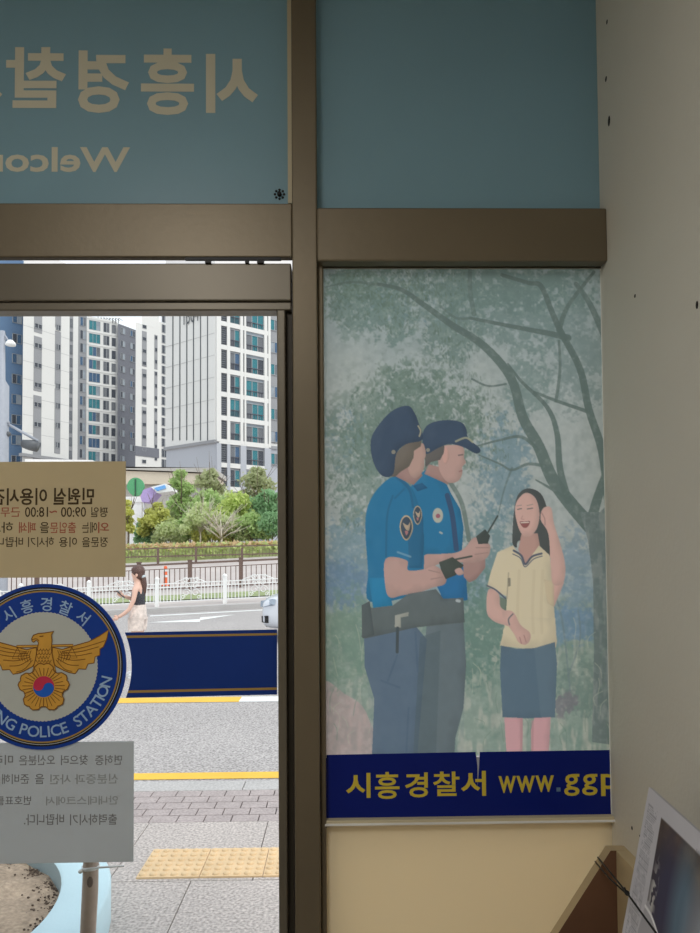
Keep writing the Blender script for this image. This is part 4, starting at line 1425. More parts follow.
tree('bare_tree', 200, 549, 502, 26, 37, BL1, LP_, 'pale thin-stemmed tree with few leaves, left of the two bare trees', m_barkpale, dens=.25, bare=8, trunk=.05)
tree('bare_tree', 221, 549, 510, 34, 36.6, BL1, None, 'pale bare tree of white branches, right of the two bare trees', m_barkpale, bare=12, trunk=.06)
tree('tree', 207, 545, 490, 36, 41, BL1, LG_, 'mid green round tree behind the pale bare trees', dens=1.2)
tree('tree', 238, 545, 496, 44, 39.5, BL1, leafmat('leaf_fresh', L(204, 218, 138)), 'fresh yellow-green bushy tree in the middle of the row', dens=1.3)
tree('tree', 268, 545, 490, 34, 39, BL1, LD, 'darker green tree at the right end of the row', dens=1.4)
tree('tree', 210, 545, 470, 34, 50, TALL, LO, 'thin olive tree crown in front of the white tower corner', dens=.7, leaf=.2)
tree('tree', 257, 545, 468, 40, 48, TALL, LO, 'airy olive tree crown in front of the glazed balconies', dens=.8, leaf=.2)
tree('tree', 188, 545, 498, 40, 45, BL1, LG_, 'broad green tree behind the yellow-orange pine, right of it', dens=1.5)
tree('tree', 226, 545, 494, 44, 46, BL1, LP_, 'pale green broad tree behind the bare white branches', dens=1.5)
tree('tree', 252, 545, 500, 36, 44.5, BL1, LD, 'dark green tree between the fresh yellow-green tree and the end tree', dens=1.5)
tree('tree', 172, 545, 506, 24, 43, BL1, LP_, 'small pale tree under the purple canopy', dens=1.2)
for sx_, sy_, sw_, sl__, lm_ in ((170, 520, 26, 'shrub with pale tips below the tall loose tree', LP_), (190, 517, 30, 'green shrub beneath the left bare tree', LG_), (212, 520, 30, 'yellowish shrub between the two bare trees', LY), (232, 516, 30, 'pale shrub right of the bare white branches', LP_), (252, 515, 30, 'bushy green shrub under the airy olive crown', LG_), (272, 514, 30, 'dark shrub at the door frame end of the hedge', LD)):
    tree('shrub', sx_, 545, sy_, sw_, 38, BL1, lm_, sl__, dens=1.3, leaf=.13, trunk=.03, low=.2, group='shrubs behind the hedge')
# hedge
hx0, hx1, YH = P(60, 548, 36).x, P(430, 548, 36).x, 36.0
b = MB()
for k in range(7000):
    x = rng.uniform(hx0, hx1); y = YH + rng.uniform(-.7, .7)
    zb = gz(x, YH) + .1; zt_ = P(350 + 700 * x / YH - 12, 540.5 - .02 * (700 * x / YH), YH).z
    z = zb + (zt_ - zb) * (rng.random() ** .6)
    top_ = (z - zb) / max(.1, zt_ - zb)
    a = rng.normal(size=3); a /= np.linalg.norm(a); c_ = np.cross(a, rng.normal(size=3)); c_ /= np.linalg.norm(c_)
    q = np.array((x, y, z)); s_ = .13 * (.6 + .8 * rng.random())
    b.add([q - a * s_, q + c_ * s_ * .6, q + a * s_, q - c_ * s_ * .6], [(0, 1, 2, 3)], 1 if rng.random() < (.7 * (top_ > .66)) else 0)
for k in range(40):
    xa = hx0 + (hx1 - hx0) * k / 40; xb = hx0 + (hx1 - hx0) * (k + 1) / 40
    zt_ = P(350 + 700 * xa / YH - 12, 542.5 - .02 * (700 * xa / YH), YH).z
    b.box(xa, xb, YH - .55, YH + .55, gz(xa, YH) - .1, zt_ - .1, 0)
tag(b.build('hedge', [leafmat('hedge_green', L(204, 216, 152)), leafmat('hedge_rust', L(222, 196, 158))], fix=False), 'long clipped hedge, green below and rusty orange on top, under the trees', 'hedge')
# grass under hedge
b = MB()

# ------------------------------------------------------------------ low building and its ornaments
m_creamb = mat('cream_render', L(206, 194, 176), 0.8, var=0.04)
m_creamd = mat('pale_render', L(180, 176, 170), 0.8, var=0.05)
Yw = 58.0
lb = empty('low_building', P(150, 540, Yw), 'low cream building with a flat parapet behind the trees, left of the white tower', 'building')
lbz = gz(-15, Yw)
def quadwall(x0, x1, yt0, yt1, Yq, th, zb):
    a_, b__ = P(x0, yt0, Yq), P(x1, yt1, Yq)
    m_ = MB(); m_.hexa([(a_.x, Yq, zb), (b__.x, Yq, zb), (b__.x, Yq + th, zb), (a_.x, Yq + th, zb), (a_.x, Yq, a_.z), (b__.x, Yq, b__.z), (b__.x, Yq + th, b__.z), (a_.x, Yq + th, a_.z)])
    return m_
quadwall(20, 212, 467, 474, Yw, 6, P(150, 484, Yw).z).build('parapet', m_creamb, lb)
quadwall(20, 208, 483, 486, Yw + .6, 5, lbz - .3).build('wall', m_creamd, lb)
quadwall(20, 214, 465.5, 472.6, Yw - .2, 6.4, P(150, 468.3, Yw).z).build('coping', m_creamd, lb)
# white flat roof slab at left
b = quadwall(25, 92, 459, 460, 56, 5, lbz); tag(b.build('roof_hut', mat('white_roof', L(236, 234, 232), .6)), 'low white flat-roofed hut just above the cream notice', 'building')
# green round board and purple canopy
Yg = 52.0
gc = P(135.5, 487, Yg)
gr_ = empty('balloon_board', (gc.x, Yg, gz(gc.x, Yg)), 'round green balloon-shaped board on a stem, beside the purple canopy', 'board')
b = MB(); r_ = 8.6 * Yg / F
prof = [(r_ * math.cos(t) * (1 if math.sin(t) > 0 else 1 - .25 * abs(math.sin(t))), r_ * 1.1 * math.sin(t)) for t in np.linspace(0, 2 * PI, 40)[:-1]]
b.prism([(gc.x + x, Yg, gc.z + z) for x, z in prof], (0, .2, 0)); b.build('balloon', mat('balloon_green', L(88, 160, 112), .6), gr_)
b = MB(); b.box(gc.x - .05, gc.x + .05, Yg - .05, Yg + .0, gc.z - r_ * 1.5, gc.z + r_ * .9); b.build('centre_line', mat('dark_green', L(50, 90, 70), .6), gr_)
b = MB(); b.box(gc.x - .7, gc.x + .5, Yg - .1, Yg + .5, P(0, 503, Yg).z, P(0, 497.5, Yg).z); b.box(gc.x - .5, gc.x + .4, Yg, Yg + .3, gz(gc.x, Yg) - .2, P(0, 503, Yg).z); b.build('basket', m_white, gr_)
ca = empty('play_canopy', (P(158, 500, 50).x, 50, gz(P(158, 500, 50).x, 50)), 'purple and white hexagonal play canopy with a blue window, right of the green balloon board', 'canopy')
b = MB(); b.prism([P(x, y, 50) for x, y in ((140.5, 497), (143, 490), (151, 487), (157, 492), (149, 502), (142, 502))], (0, 1.6, 0)); b.build('purple_side', mat('canopy_purple', L(176, 156, 206), .6), ca)
b = MB(); b.prism([P(x, y, 49.8) for x, y in ((151, 487), (165, 483.5), (171, 487), (173, 491), (157, 493))], (0, 1.6, 0)); b.build('white_roof', m_white, ca)
b = MB(); b.prism([P(x, y, 49.7) for x, y in ((154, 488), (164.5, 485), (166, 488), (157, 491))], (0, .2, 0)); b.build('blue_window', mat('canopy_blue', L(110, 170, 232), .4), ca)
for px_ in (144, 168):
    b = MB(); q = P(px_, 495, 50.6); b.tube([(q.x, q.y, gz(q.x, 50)), (q.x, q.y, q.z)], .08, 8); b.build('post', m_white, ca)

# ------------------------------------------------------------------ buildings
def plan(px, Yq): q = P(px, 560, Yq); return Vector((q.x, Yq, 0))
class Facade:
    def __init__(s, pa, Ya, pb, Yb_):
        s.A, s.B = plan(pa, Ya), plan(pb, Yb_)
        s.t = (s.B - s.A).normalized()
        s.n = Vector((s.t.y, -s.t.x, 0))       # towards the viewer
        if s.n.y > 0: s.n = -s.n
    def hit(s, px, py):
        d = ray(px, py)
        k = (s.A - CAM).dot(s.n) / d.dot(s.n)
        return CAM + d * k
    def wallbox(s, z0, z1, depth, mb=None, out=0.0, a=None, b_=None, mi=0):
        mb = mb or MB()
        a, b_ = (s.A if a is None else a), (s.B if b_ is None else b_)
        o = s.n * out
        q = Vector((s.B.x, s.B.y, 0)).normalized() * depth if depth > 1 else -s.n * depth
        V = [a + o, b_ + o, b_ + q, a + q]
        mb.hexa([Vector((v.x, v.y, z0)) for v in V] + [Vector((v.x, v.y, z1)) for v in V], mi)
        return mb
    def slab(s, px0, px1, py0, py1, out, mb=None, ref=None, mi=0, inn=.05):
        """upright panel between pixel columns px0..px1; heights read at column ref"""
        ref = px0 if ref is None else ref
        a, b_ = s.hit(px0, 560), s.hit(px1, 560)
        zt, zb = s.hit(ref, py0).z, s.hit(ref, py1).z
        return s.wallbox(zb, zt, inn, mb, out, Vector((a.x, a.y, 0)), Vector((b_.x, b_.y, 0)), mi)
GZ = 2.2
m_bw = mat('tower_white', L(216, 215, 212), 0.8, var=0.02, scale=.2)
m_bg = mat('tower_grey', L(112, 114, 122), 0.8, var=0.04, scale=.2)
m_blue = mat('tower_blue', L(96, 122, 152), 0.8, var=0.04, scale=.2)
m_bs = mat('strip_grey', L(146, 147, 150), 0.8, var=0.04, scale=.2)
m_bl = mat('tower_lower_grey', L(174, 177, 184), 0.8, var=0.02, scale=.2)
m_faint = mat('faint_joint', L(184, 184, 183), 0.8)
m_line = mat('panel_joint', L(84, 88, 92), 0.7)
m_fr = mat('window_frame', L(158, 161, 164), 0.5)
def glasswin(name, c): return mat(name, c, 0.25, var=0.15, scale=.7, spec=.25)
m_wd = glasswin('window_dark', L(74, 78, 86)); m_wt = glasswin('window_teal', L(60, 122, 132)); m_wb = glasswin('window_blue', L(72, 98, 126)); m_wg = glasswin('window_grey', L(110, 113, 118)); m_wl = glasswin('window_light', L(146, 154, 162))
m_lou = mat('louvre', L(92, 94, 104), .6, var=.1, scale=2)
def column(fc, parent, px0, px1, y0, dy, h, rows, style, ref=None, name='window', out=.02):
    """one window per floor, each a mesh of its own; floors are level"""
    ref = px0 if ref is None else ref
    a, b_ = fc.hit(px0, 560), fc.hit(px1, 560)
    W = (Vector((b_.x, b_.y, 0)) - Vector((a.x, a.y, 0))).length
    z_of = lambda y: fc.hit(ref, y).z
    Hh = z_of(y0) - z_of(y0 + h)
    step = (z_of(y0) - z_of(y0 + dy * 6)) / 6
    protos = {}
    for k in rows:
        st = style(k) if callable(style) else style
        zb = z_of(y0) - Hh - step * k
        if st not in protos:
            mb = MB(); mp = MB()
            fw = min(.06, W * .05)
            T = fc.t; N = fc.n
            def bx(u0, u1, w0, w1, o0, o1, mi, mb=mb):
                pts = []
                for w in (w0, w1):
                    for (u_, o_) in ((u0, o1), (u1, o1), (u1, o0), (u0, o0)):
                        p = T * u_ + N * o_; pts.append(Vector((p.x, p.y, w)))
                mb.hexa(pts, mi)
            kind = st.split(':')[0]
            cols = st.split(':')[1].split(',') if ':' in st else ['d']
            pal = ['f', 'd', 't', 'b', 'g', 'l', 'o']
            n = len(cols)
            fi = 6 if kind == 'lou' else 0
            bx(0, fw, 0, Hh, -.05, .12, fi); bx(W - fw, W, 0, Hh, -.05, .12, fi); bx(0, W, 0, fw, -.05, .12, fi); bx(0, W, Hh - fw, Hh, -.05, .12, fi)
            for i, cc in enumerate(cols):
                u0, u1 = fw + (W - 2 * fw) * i / n, fw + (W - 2 * fw) * (i + 1) / n
                bx(u0, u1, fw, Hh - fw, -.05, .05, pal.index(cc), mp)
                if i: bx(u0 - .04, u0 + .04, fw, Hh - fw, -.05, .1, fi)
            if kind == 'bal':
                bx(fw, W - fw, Hh * .36, Hh * .40, .0, .16, 6)
                for q in range(1, 8): bx(W * q / 8 - .02, W * q / 8 + .02, 0, Hh * .38, .05, .13, 6)
            if kind == 'lou':
                for q in range(9): bx(fw, W - fw, Hh * (q + .3) / 9, Hh * (q + .7) / 9, .0, .14, 4)
            mats_ = [m_fr, m_wd, m_wt, m_wb, m_wg, m_wl, m_lou]
            q1, q2 = mb.build(name, mats_), mp.build('pane', mats_)
            protos[st] = (q1.data, q2.data)
            bpy.data.objects.remove(q1); bpy.data.objects.remove(q2)
        o = bpy.data.objects.new(name, protos[st][0]); COL.objects.link(o)
        g_ = bpy.data.objects.new('pane', protos[st][1]); COL.objects.link(g_); g_.parent = o
        o.parent = parent; o.location = Vector((a.x, a.y, zb)) + fc.n * out - wloc(parent)

def tower(name, fc, label, m, ztop, depth):
    c = (fc.A + fc.B) / 2
    e = empty(name, (c.x, c.y, GZ), label, 'building', 'apartment blocks across the road')
    fc.wallbox(GZ - 1, ztop, depth).build('wall', m, e)
    return e

# blue block at far left
f1 = Facade(-40, 97, 21, 103)
t1 = tower('apartment_block', f1, 'light blue apartment block at the left edge behind the street pole', m_blue, 46, 8)
column(f1, t1, 10, 19.5, 332.6, 20.4, 9.5, range(-1, 7), lambda k: 'win:b,l' if k % 2 else 'win:d,b')
column(f1, t1, -8, 3, 330, 20.4, 9.5, range(0, 7), 'win:b,l')
# white block with grey strips
f2 = Facade(21, 98, 68, 104.5)
t2 = tower('apartment_block', f2, 'white block with two grey strips of small windows, right of the blue block', m_bw, 46, 8)
mb = MB()
for y0, y1 in ((306, 331), (335, 390), (394.5, 459)): f2.slab(32, 40, y0, y1, .05, mb)
mb.build('grey_strip', m_bs, t2)
mb = MB()
for y0, y1 in ((306, 326.5), (330, 384), (388, 453)): f2.slab(53.4, 59.2, y0, y1, .05, mb)
mb.build('grey_strip', m_bs, t2)
column(f2, t2, 32.2, 39.8, 322, 19.85, 5, range(0, 7), 'win:d,d'); column(f2, t2, 54, 58.6, 323.6, 19.7, 5.6, range(0, 7), 'win:g,d')
mb = MB()
for y in (324, 341.5, 359.5, 377.5, 395.5, 413.5, 431.5): f2.slab(21.2, 67.8, y, y + .5, .012, mb)
mb.build('panel_joint', m_faint, t2)
mb = MB(); f2.slab(18, 69, 453, 456, .6, mb); mb.build('cornice', m_bs, t2)
# glazed white-framed block
f3 = Facade(67, 152, 117.3, 158)
t3 = tower('apartment_block', f3, 'white block with a grid of teal balcony windows, left of the grey block', m_bw, f3.hit(85, 317).z, 4)
mb = MB(); f3.slab(76.8, 85.4, 300, 460, .04, mb); mb.build('grey_strip', m_bs, t3)
mb = MB(); f3.slab(67.5, 71.6, 300, 460, .04, mb); mb.build('grey_strip', m_bs, t3)
rg_ = range(0, 11)
column(f3, t3, 67.8, 71.4, 318, 13.2, 9.5, rg_, 'win:g')
column(f3, t3, 78.6, 84.6, 316.5, 13.2, 9, rg_, lambda k: 'win:d,l' if k % 3 else 'win:b,g')
column(f3, t3, 87.6, 99, 319.7, 13.1, 9.4, rg_, lambda k: ['win:t,t,l', 'win:t,b,g', 'win:b,b,b', 'win:t,t,t', 'win:b,t,g'][(k * 3) % 5])
column(f3, t3, 102.2, 108.2, 322.3, 13.0, 9.6, rg_, lambda k: 'win:g,d' if k % 2 else 'win:d,g')
column(f3, t3, 110.6, 114.8, 324.6, 12.9, 10, rg_, lambda k: 'win:d' if k % 3 else 'win:g')
for ya, yb in ((332, 331), (349, 347.5)):
    pass
mb = MB()
for k in range(-1, 11):
    y = 329.2 + 13.1 * k
    f3.slab(86, 116, y, y + 2.2, .12, mb, ref=87.6)
mb.build('floor_band', m_bw, t3)
# roof lattice on the block
mb = MB()
for k in range(9):
    q = f3.hit(97 + k * 2.4, 317); mb.tube([(q.x, q.y + 1, t3.location.z + 0), (q.x, q.y + 1, 0)], .01, 4) if False else None
q0, q1 = f3.hit(95, 319), f3.hit(120, 322.5)
zr = f3.hit(85, 317).z
for k in range(8):
    f = k / 7; xx, yy = q0.x + (q1.x - q0.x) * f, q0.y + 2
    mb.bar((xx, yy, zr - .3), (xx, yy, zr + 1.2 * (1 - .4 * f)), .12); mb.bar((xx, yy, zr + .9), (xx + .9, yy, zr + .3), .1)
mb.build('roof_frame', m_line, t3)
# grey block
f4 = Facade(117, 157, 140, 163)
t4 = tower('apartment_block', f4, 'dark grey apartment block with two columns of small windows', m_bg, f4.hit(117, 323).z, 5)
column(f4, t4, 119.4, 124, 326.8, 12.85, 6.2, range(0, 11), lambda k: 'win:d,l' if k % 2 else 'win:g,l')
column(f4, t4, 129.2, 134, 329.5, 12.75, 6.2, range(0, 10), lambda k: 'win:l,d' if k % 2 else 'win:b,d')
# slim white block
f5 = Facade(135, 142, 158.5, 146)
t5 = tower('apartment_block', f5, 'slim white block with narrow grey strips, just left of the large white tower', m_bw, f5.hit(135, 322).z, 2.5)
mb = MB(); f5.slab(141, 158.4, 296, 324, 0.02, mb, inn=2); mb.build('penthouse', m_bw, t5)
mb = MB(); f5.slab(141.3, 146, 330.5, 366, .05, mb); f5.slab(141.3, 146, 368.5, 404, .05, mb); f5.slab(141.3, 146, 406.5, 446, .05, mb); mb.build('grey_strip', m_bs, t5)
mb = MB(); f5.slab(153.8, 156.9, 334.5, 369, .05, mb); f5.slab(153.8, 156.9, 371, 405.5, .05, mb); f5.slab(153.8, 156.9, 408, 446, .05, mb); mb.build('grey_strip', m_bs, t5)
column(f5, t5, 141.6, 145.6, 324.3, 12.25, 3.6, range(0, 12), 'win:d'); column(f5, t5, 154.2, 156.6, 335.5, 12.1, 3.6, range(0, 11), 'win:d')
mb = MB(); f5.slab(134.8, 158.6, 446.5, 456, .12, mb, ref=140); mb.build('grey_band', m_bg, t5)
# strip of dark windows beside the tower
f6 = Facade(158.5, 147, 168, 149)
t6 = tower('apartment_block', f6, 'narrow sliver of stacked dark windows squeezed against the left edge of the tower', m_bw, 52, 5)
column(f6, t6, 161.2, 166.6, 324, 10.35, 8.2, range(-1, 14), lambda k: 'win:d,g' if k % 2 else 'win:d,d')
# main tower, two faces
f7 = Facade(166, 89.5, 215.5, 84)
f8 = Facade(215.5, 84, 302, 91.5)
c = f7.B
t7 = empty('apartment_tower', (c.x, c.y, GZ), 'large white tower with black vertical joints and balcony front, rightmost of the blocks', 'building', 'apartment blocks across the road')
zl = f7.hit(215, 441).z
ZT = 44.0
def foot(z0, z1, m, name, out=0.0):
    A0, B0, C0_ = f7.A, f7.B, f8.B
    D0 = f7.A + (f8.B - f8.A)
    ctr = (A0 + B0 + C0_ + D0) / 4
    pts = [p + (p - ctr).normalized() * out for p in (A0, B0, C0_, D0)]
    mb = MB(); mb.hexa([Vector((p.x, p.y, z0)) for p in pts] + [Vector((p.x, p.y, z1)) for p in pts]); mb.build(name, m, t7)
foot(GZ - 1, zl, m_bl, 'lower_wall')
foot(zl, ZT, m_bw, 'wall', .12)
foot(zl - .25, zl + .12, m_bs, 'ledge', .35)
mb = MB()
for px_ in (173.3, 180.4, 187.4, 194.2, 201.3, 208.4): f7.slab(px_ - .35, px_ + .35, 290, 440.5, .16, mb, ref=px_)
mb.build('vertical_joint', m_line, t7)
mb = MB()
for k in range(6): f7.slab(166.2, 215.3, 333 + 22 * k, 333.5 + 22 * k, .135, mb, ref=215)
mb.build('panel_joint', m_faint, t7)
rows8 = range(0, 6)
mb = MB()
f8.slab(220, 240, 300, 441, .125, mb); f8.slab(244.5, 264, 300, 443, .125, mb); mb.build('recess', m_wl, t7)
column(f8, t7, 220.2, 225.8, 326.4, 23.35, 19.5, range(-1, 5), 'lou:d', name='louvre_panel', out=.12)
column(f8, t7, 220.2, 225.8, 443.2, 23.35, 19.5, range(0, 3), 'lou:d', name='louvre_panel', out=.12)
column(f8, t7, 229.3, 239.2, 329.2, 23.4, 17.5, range(-1, 8), lambda k: ['bal:g,t', 'bal:g,b', 'bal:d,t', 'bal:t,t'][k % 4], out=.12)
column(f8, t7, 245.4, 263.4, 334.4, 23.0, 16.6, range(-1, 7), lambda k: ['bal:g,t,g', 'bal:d,t,d', 'bal:t,t,g', 'bal:g,t,t'][k % 4], out=.12)
mb = MB(); f8.slab(269, 301, 300, 443, .15, mb); mb.build('grey_wing', m_bs, t7)
column(f8, t7, 270.2, 278.5, 319.5, 22.3, 11, range(0, 7), lambda k: 'win:l,b' if k % 2 else 'win:t,g', out=.14)
column(f8, t7, 282, 292, 322, 22.0, 11, range(0, 3), 'win:l,b') if False else None
mb = MB()
for k in range(-2, 10):
    y = 346.8 + 23.35 * k
    if y < 300: continue
    f8.slab(218, 268, y, y + 4.6, .34, mb, ref=229.3)
mb.build('floor_band', m_bw, t7)
mb = MB()
for p0, p1 in ((215.6, 220), (226, 229), (239.4, 242.2), (243.4, 245.2), (263.6, 266.6), (267.6, 270)):
    f8.slab(p0, p1, 290, 441.5 + (p0 - 215) * .12, .36, mb)
mb.build('pier', m_bw, t7)
mb = MB(); f8.slab(242.3, 243.3, 290, 444, .3, mb); f8.slab(266.7, 267.5, 290, 447, .3, mb); mb.build('vertical_joint', m_line, t7)
mb = MB()
for p0, p1 in ((215.6, 220), (226, 229), (239.4, 245.2), (263.6, 270)):
    a_ = f8.hit(p0, 560); b__ = f8.hit(p1, 560)
    f8.wallbox(GZ - 1, zl - .3, .05, mb, .36, Vector((a_.x, a_.y, 0)), Vector((b__.x, b__.y, 0)))
mb.build('pier', m_bl, t7)
# building number high on the blank face
v, f = text_raw('1504', 0)
A_, B2 = f7.hit(185, 316), f7.hit(200, 316)
zt_, zb_ = f7.hit(192, 308.5).z, f7.hit(192, 323.5).z
lo, hi = v.min(0), v.max(0)
mb = MB()
mb.add([Vector((A_.x, A_.y, 0)).lerp(Vector((B2.x, B2.y, 0)), (p[0] - lo[0]) / (hi[0] - lo[0])) + f7.n * .24 + Vector((0, 0, zb_ + (zt_ - zb_) * (p[1] - lo[1]) / (hi[1] - lo[1]))) for p in v], f)
mb.build('number', m_line, t7)

# ------------------------------------------------------------------ street pole with lamp and camera
m_pole = mat('pole_grey', L(160, 164, 174), 0.5, var=.05)
m_camd = mat('camera_grey', L(92, 94, 98), 0.5)
YQ = 26.0
def Q(x, y, dy=0): return P(x, y, YQ + dy)
pc = Q(1, 470)
pz = gz(pc.x, YQ)
sp_ = empty('street_pole', (pc.x, YQ, pz), 'tall grey street pole with lamp and camera arm, in front of the blue block', 'pole')
b = MB(); b.lathe([(.27, 0), (.25, Q(0, 386).z - pz), (.12, Q(0, 380).z - pz), (.09, Q(0, 331).z - pz), (0, Q(0, 330.5).z - pz)], (pc.x, YQ, pz), 16); b.lathe([(.4, -.1), (.4, .06), (.27, .1)], (pc.x, YQ, pz), 16); b.build('shaft', m_pole, sp_)
b = MB(); b.tube([Q(3, 333.5), Q(6, 337), Q(9, 342)], .035, 8); b.build('lamp_arm', m_pole, sp_)
b = MB(); b.lathe([(0, .18), (.08, .16), (.16, .08), (.19, 0), (.17, -.04), (0, -.05)], Q(10.6, 344.5), 18); b.build('lamp_head', m_white, sp_)
b = MB(); b.tube([Q(5, 422.5), Q(38, 441)], .05, 10); b.tube([Q(4, 419), Q(8, 424)], .1, 8); b.build('camera_arm', m_pole, sp_)
b = MB()
d_ = (Q(38, 446.5) - Q(22, 443)).normalized()
b.tube([Q(22.5, 443.5), Q(30, 445), Q(37.5, 447)], [.15, .2, .19], 14); b.tube([Q(33, 440), Q(33, 446)], .05, 8); b.build('camera', m_camd, sp_)
b = MB(); b.ell(Q(8, 434), (.11, .1, .1)); b.tube([Q(3, 434), Q(8, 432)], .04, 8); b.build('speaker', m_camd, sp_)
# slanted bracket by the cream building
# ------------------------------------------------------------------ planter and stake in front of the door
m_plant = mat('planter_paint', L(196, 222, 230), 0.7, var=.04, scale=3, bump=.2, bscale=20)
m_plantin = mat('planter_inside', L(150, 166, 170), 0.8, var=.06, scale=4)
m_soil = mat('soil', L(170, 150, 130), 0.95, var=.18, scale=6, bump=.8, bscale=40); grain(m_soil, .22, 60)
m_grit = mat('dark_grit', L(98, 84, 74), .95, var=.2)
m_stake = mat('stake_wood', L(188, 170, 156), .8, var=.2, scale=9, bump=.3, bscale=30)
PCX, PCY, RO, RI, HZ = -1.935, 2.77, 1.0, .80, .17
pl = empty('planter', (PCX, PCY, 0), 'round light blue painted planter with a broad rim, full of brown soil', 'planter')
b = MB(); b.lathe([(RO - .01, -.01), (RO, .01), (RO, HZ - .012), (RO - .012, HZ), (RI + .012, HZ), (RI, HZ - .012)], (PCX, PCY, 0), 72); b.build('rim', m_plant, pl)
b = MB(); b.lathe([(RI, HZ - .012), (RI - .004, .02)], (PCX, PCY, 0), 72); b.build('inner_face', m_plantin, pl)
b = MB()
vs = [(PCX, PCY, .125)]; fs = []
NR, NA_ = 14, 60
for i in range(1, NR + 1):
    for k in range(NA_):
        a_ = 2 * PI * k / NA_; r_ = (RI - .002) * i / NR
        vs.append((PCX + r_ * math.cos(a_), PCY + r_ * math.sin(a_), .118 - .045 * (i / NR) ** 4 + .008 * rng.normal()))
fs = [(0, 1 + k, 1 + (k + 1) % NA_) for k in range(NA_)]
for i in range(NR - 1):
    for k in range(NA_):
        fs.append((1 + i * NA_ + k, 1 + (i + 1) * NA_ + k, 1 + (i + 1) * NA_ + (k + 1) % NA_, 1 + i * NA_ + (k + 1) % NA_))
b.add(vs, fs, 0, True); b.build('soil', m_soil, pl)
b = MB()
for k in range(1500):
    a_ = rng.uniform(0, 2 * PI); r_ = RI - .012 - abs(rng.normal()) * .04
    s_ = rng.uniform(.003, .007)
    b.ell((PCX + r_ * math.cos(a_), PCY + r_ * math.sin(a_), .118 - .045 * (r_ / RI) ** 4 + s_ * .4), (s_, s_ * .8, s_ * .7), 0, 6, 4)
o = b.build('grit', m_grit, pl); o['kind'] = 'stuff'
b = MB()
for k in range(0):
    pass
YT = 2.13
s0 = P(89.5, 1040, YT)
sk = empty('wooden_stake', (P(88, 933, YT).x, YT, 0), 'weathered grey-brown wooden stake standing upright beside the light blue planter', 'stake')
b = MB()
b.tube([(P(87.5, 980, YT).x, YT, 0), (P(88, 933, YT).x, YT, P(0, 933, YT).z), (P(90, 895, YT).x, YT, P(0, 895, YT).z), (P(91, 862, YT).x, YT, P(0, 862, YT).z), (P(92, 800, YT).x, YT, P(0, 800, YT).z)], [.0225, .0225, .0235, .022, .0215], 16)
b.build('shaft', m_stake, sk)
b = MB(); b.ell(P(90, 882, YT - .021), (.009, .006, .016)); b.build('knot', mat('stake_knot', L(120, 104, 94), .8), sk)
b = MB()
zt2 = P(0, 868, YT).z
b.lathe([(.0235, -.004), (.0255, -.004), (.0255, .004), (.0235, .004)], (P(90.8, 868, YT).x, YT, zt2), 16)
b.tube([P(82, 869.5, YT - .02), P(100, 867.5, YT - .028), P(124, 866, YT - .02)], .003, 6)
b.ell(P(80.5, 871.5, YT - .02), (.007, .007, .006), 0)
b.build('tie', m_rail, sk)

# ------------------------------------------------------------------ car at the right edge of the view
m_car = mat('car_paint', L(214, 218, 226), 0.18, metal=0.1, var=.01, spec=.7)
m_cargl = mat('car_glass', L(60, 70, 80), 0.08, spec=.8)
m_tyre = mat('tyre', L(34, 34, 36), .8)
m_chrome = mat('chrome', L(190, 194, 200), .15, metal=.9)
m_headl = mat('headlight', L(150, 164, 180), .1, spec=.9)
YC = 13.2
cf = P(259.5, 612, YC)                 # nose of the car
cx0 = cf.x
czg = ground_z(cx0 + 2, YC)
car = empty('car', (cx0 + 2.2, YC + .9, czg), 'light silver car entering at the right edge, half hidden by the door post', 'car')
def carpt(u_, v_, w_): return Vector((cx0 + u_, YC + .9 + v_, czg + w_))
secs = []                               # u, half width, bottom, belt, roof half width, roof z
prof = [(0.0, .66, .32, .66, .58, .70), (.08, .80, .22, .78, .68, .82), (.35, .86, .2, .82, .74, .88), (.8, .9, .2, .88, .78, .95), (1.25, .9, .2, .92, .78, 1.02), (1.9, .9, .2, .95, .62, 1.42), (2.5, .9, .2, .96, .62, 1.47), (3.3, .9, .2, .97, .62, 1.44), (3.9, .89, .22, .98, .68, 1.12), (4.35, .84, .3, .95, .7, 1.0), (4.45, .74, .4, .85, .6, .88)]
rings = []
for (u_, hw, zb_, zm, rw, zt_) in prof:
    rings.append([carpt(u_, -hw * .9, zb_), carpt(u_, -hw, zb_ + .14), carpt(u_, -hw, (zb_ + zm) / 2), carpt(u_, -hw * .97, zm), carpt(u_, -rw, zt_ - .02), carpt(u_, -rw * .5, zt_ + .02), carpt(u_, rw * .5, zt_ + .02), carpt(u_, rw, zt_ - .02), carpt(u_, hw * .97, zm), carpt(u_, hw, (zb_ + zm) / 2), carpt(u_, hw, zb_ + .14), carpt(u_, hw * .9, zb_)])
b = MB(); n = 12
vs = [p for r in rings for p in r]
fs = [(i * n + k, i * n + (k + 1) % n, (i + 1) * n + (k + 1) % n, (i + 1) * n + k) for i in range(len(rings) - 1) for k in range(n)] + [tuple(range(n))[::-1], tuple((len(rings) - 1) * n + k for k in range(n))]
b.add(vs, fs, 0, True)
o = b.build('body', m_car, car); sb = o.modifiers.new('smooth', 'SUBSURF'); sb.levels = 2; sb.render_levels = 2
b = MB(); b.prism([carpt(1.32, -.72, 1.03), carpt(1.88, -.58, 1.41), carpt(1.88, .58, 1.41), carpt(1.32, .72, 1.03)], (-.03, 0, .045)); b.build('windscreen', m_cargl, car)
b = MB(); b.prism([carpt(1.5, -.885, .99), carpt(2.0, -.70, 1.38), carpt(3.25, -.70, 1.38), carpt(3.75, -.86, 1.02)], (0, -.02, .01)); b.build('side_window', m_cargl, car)
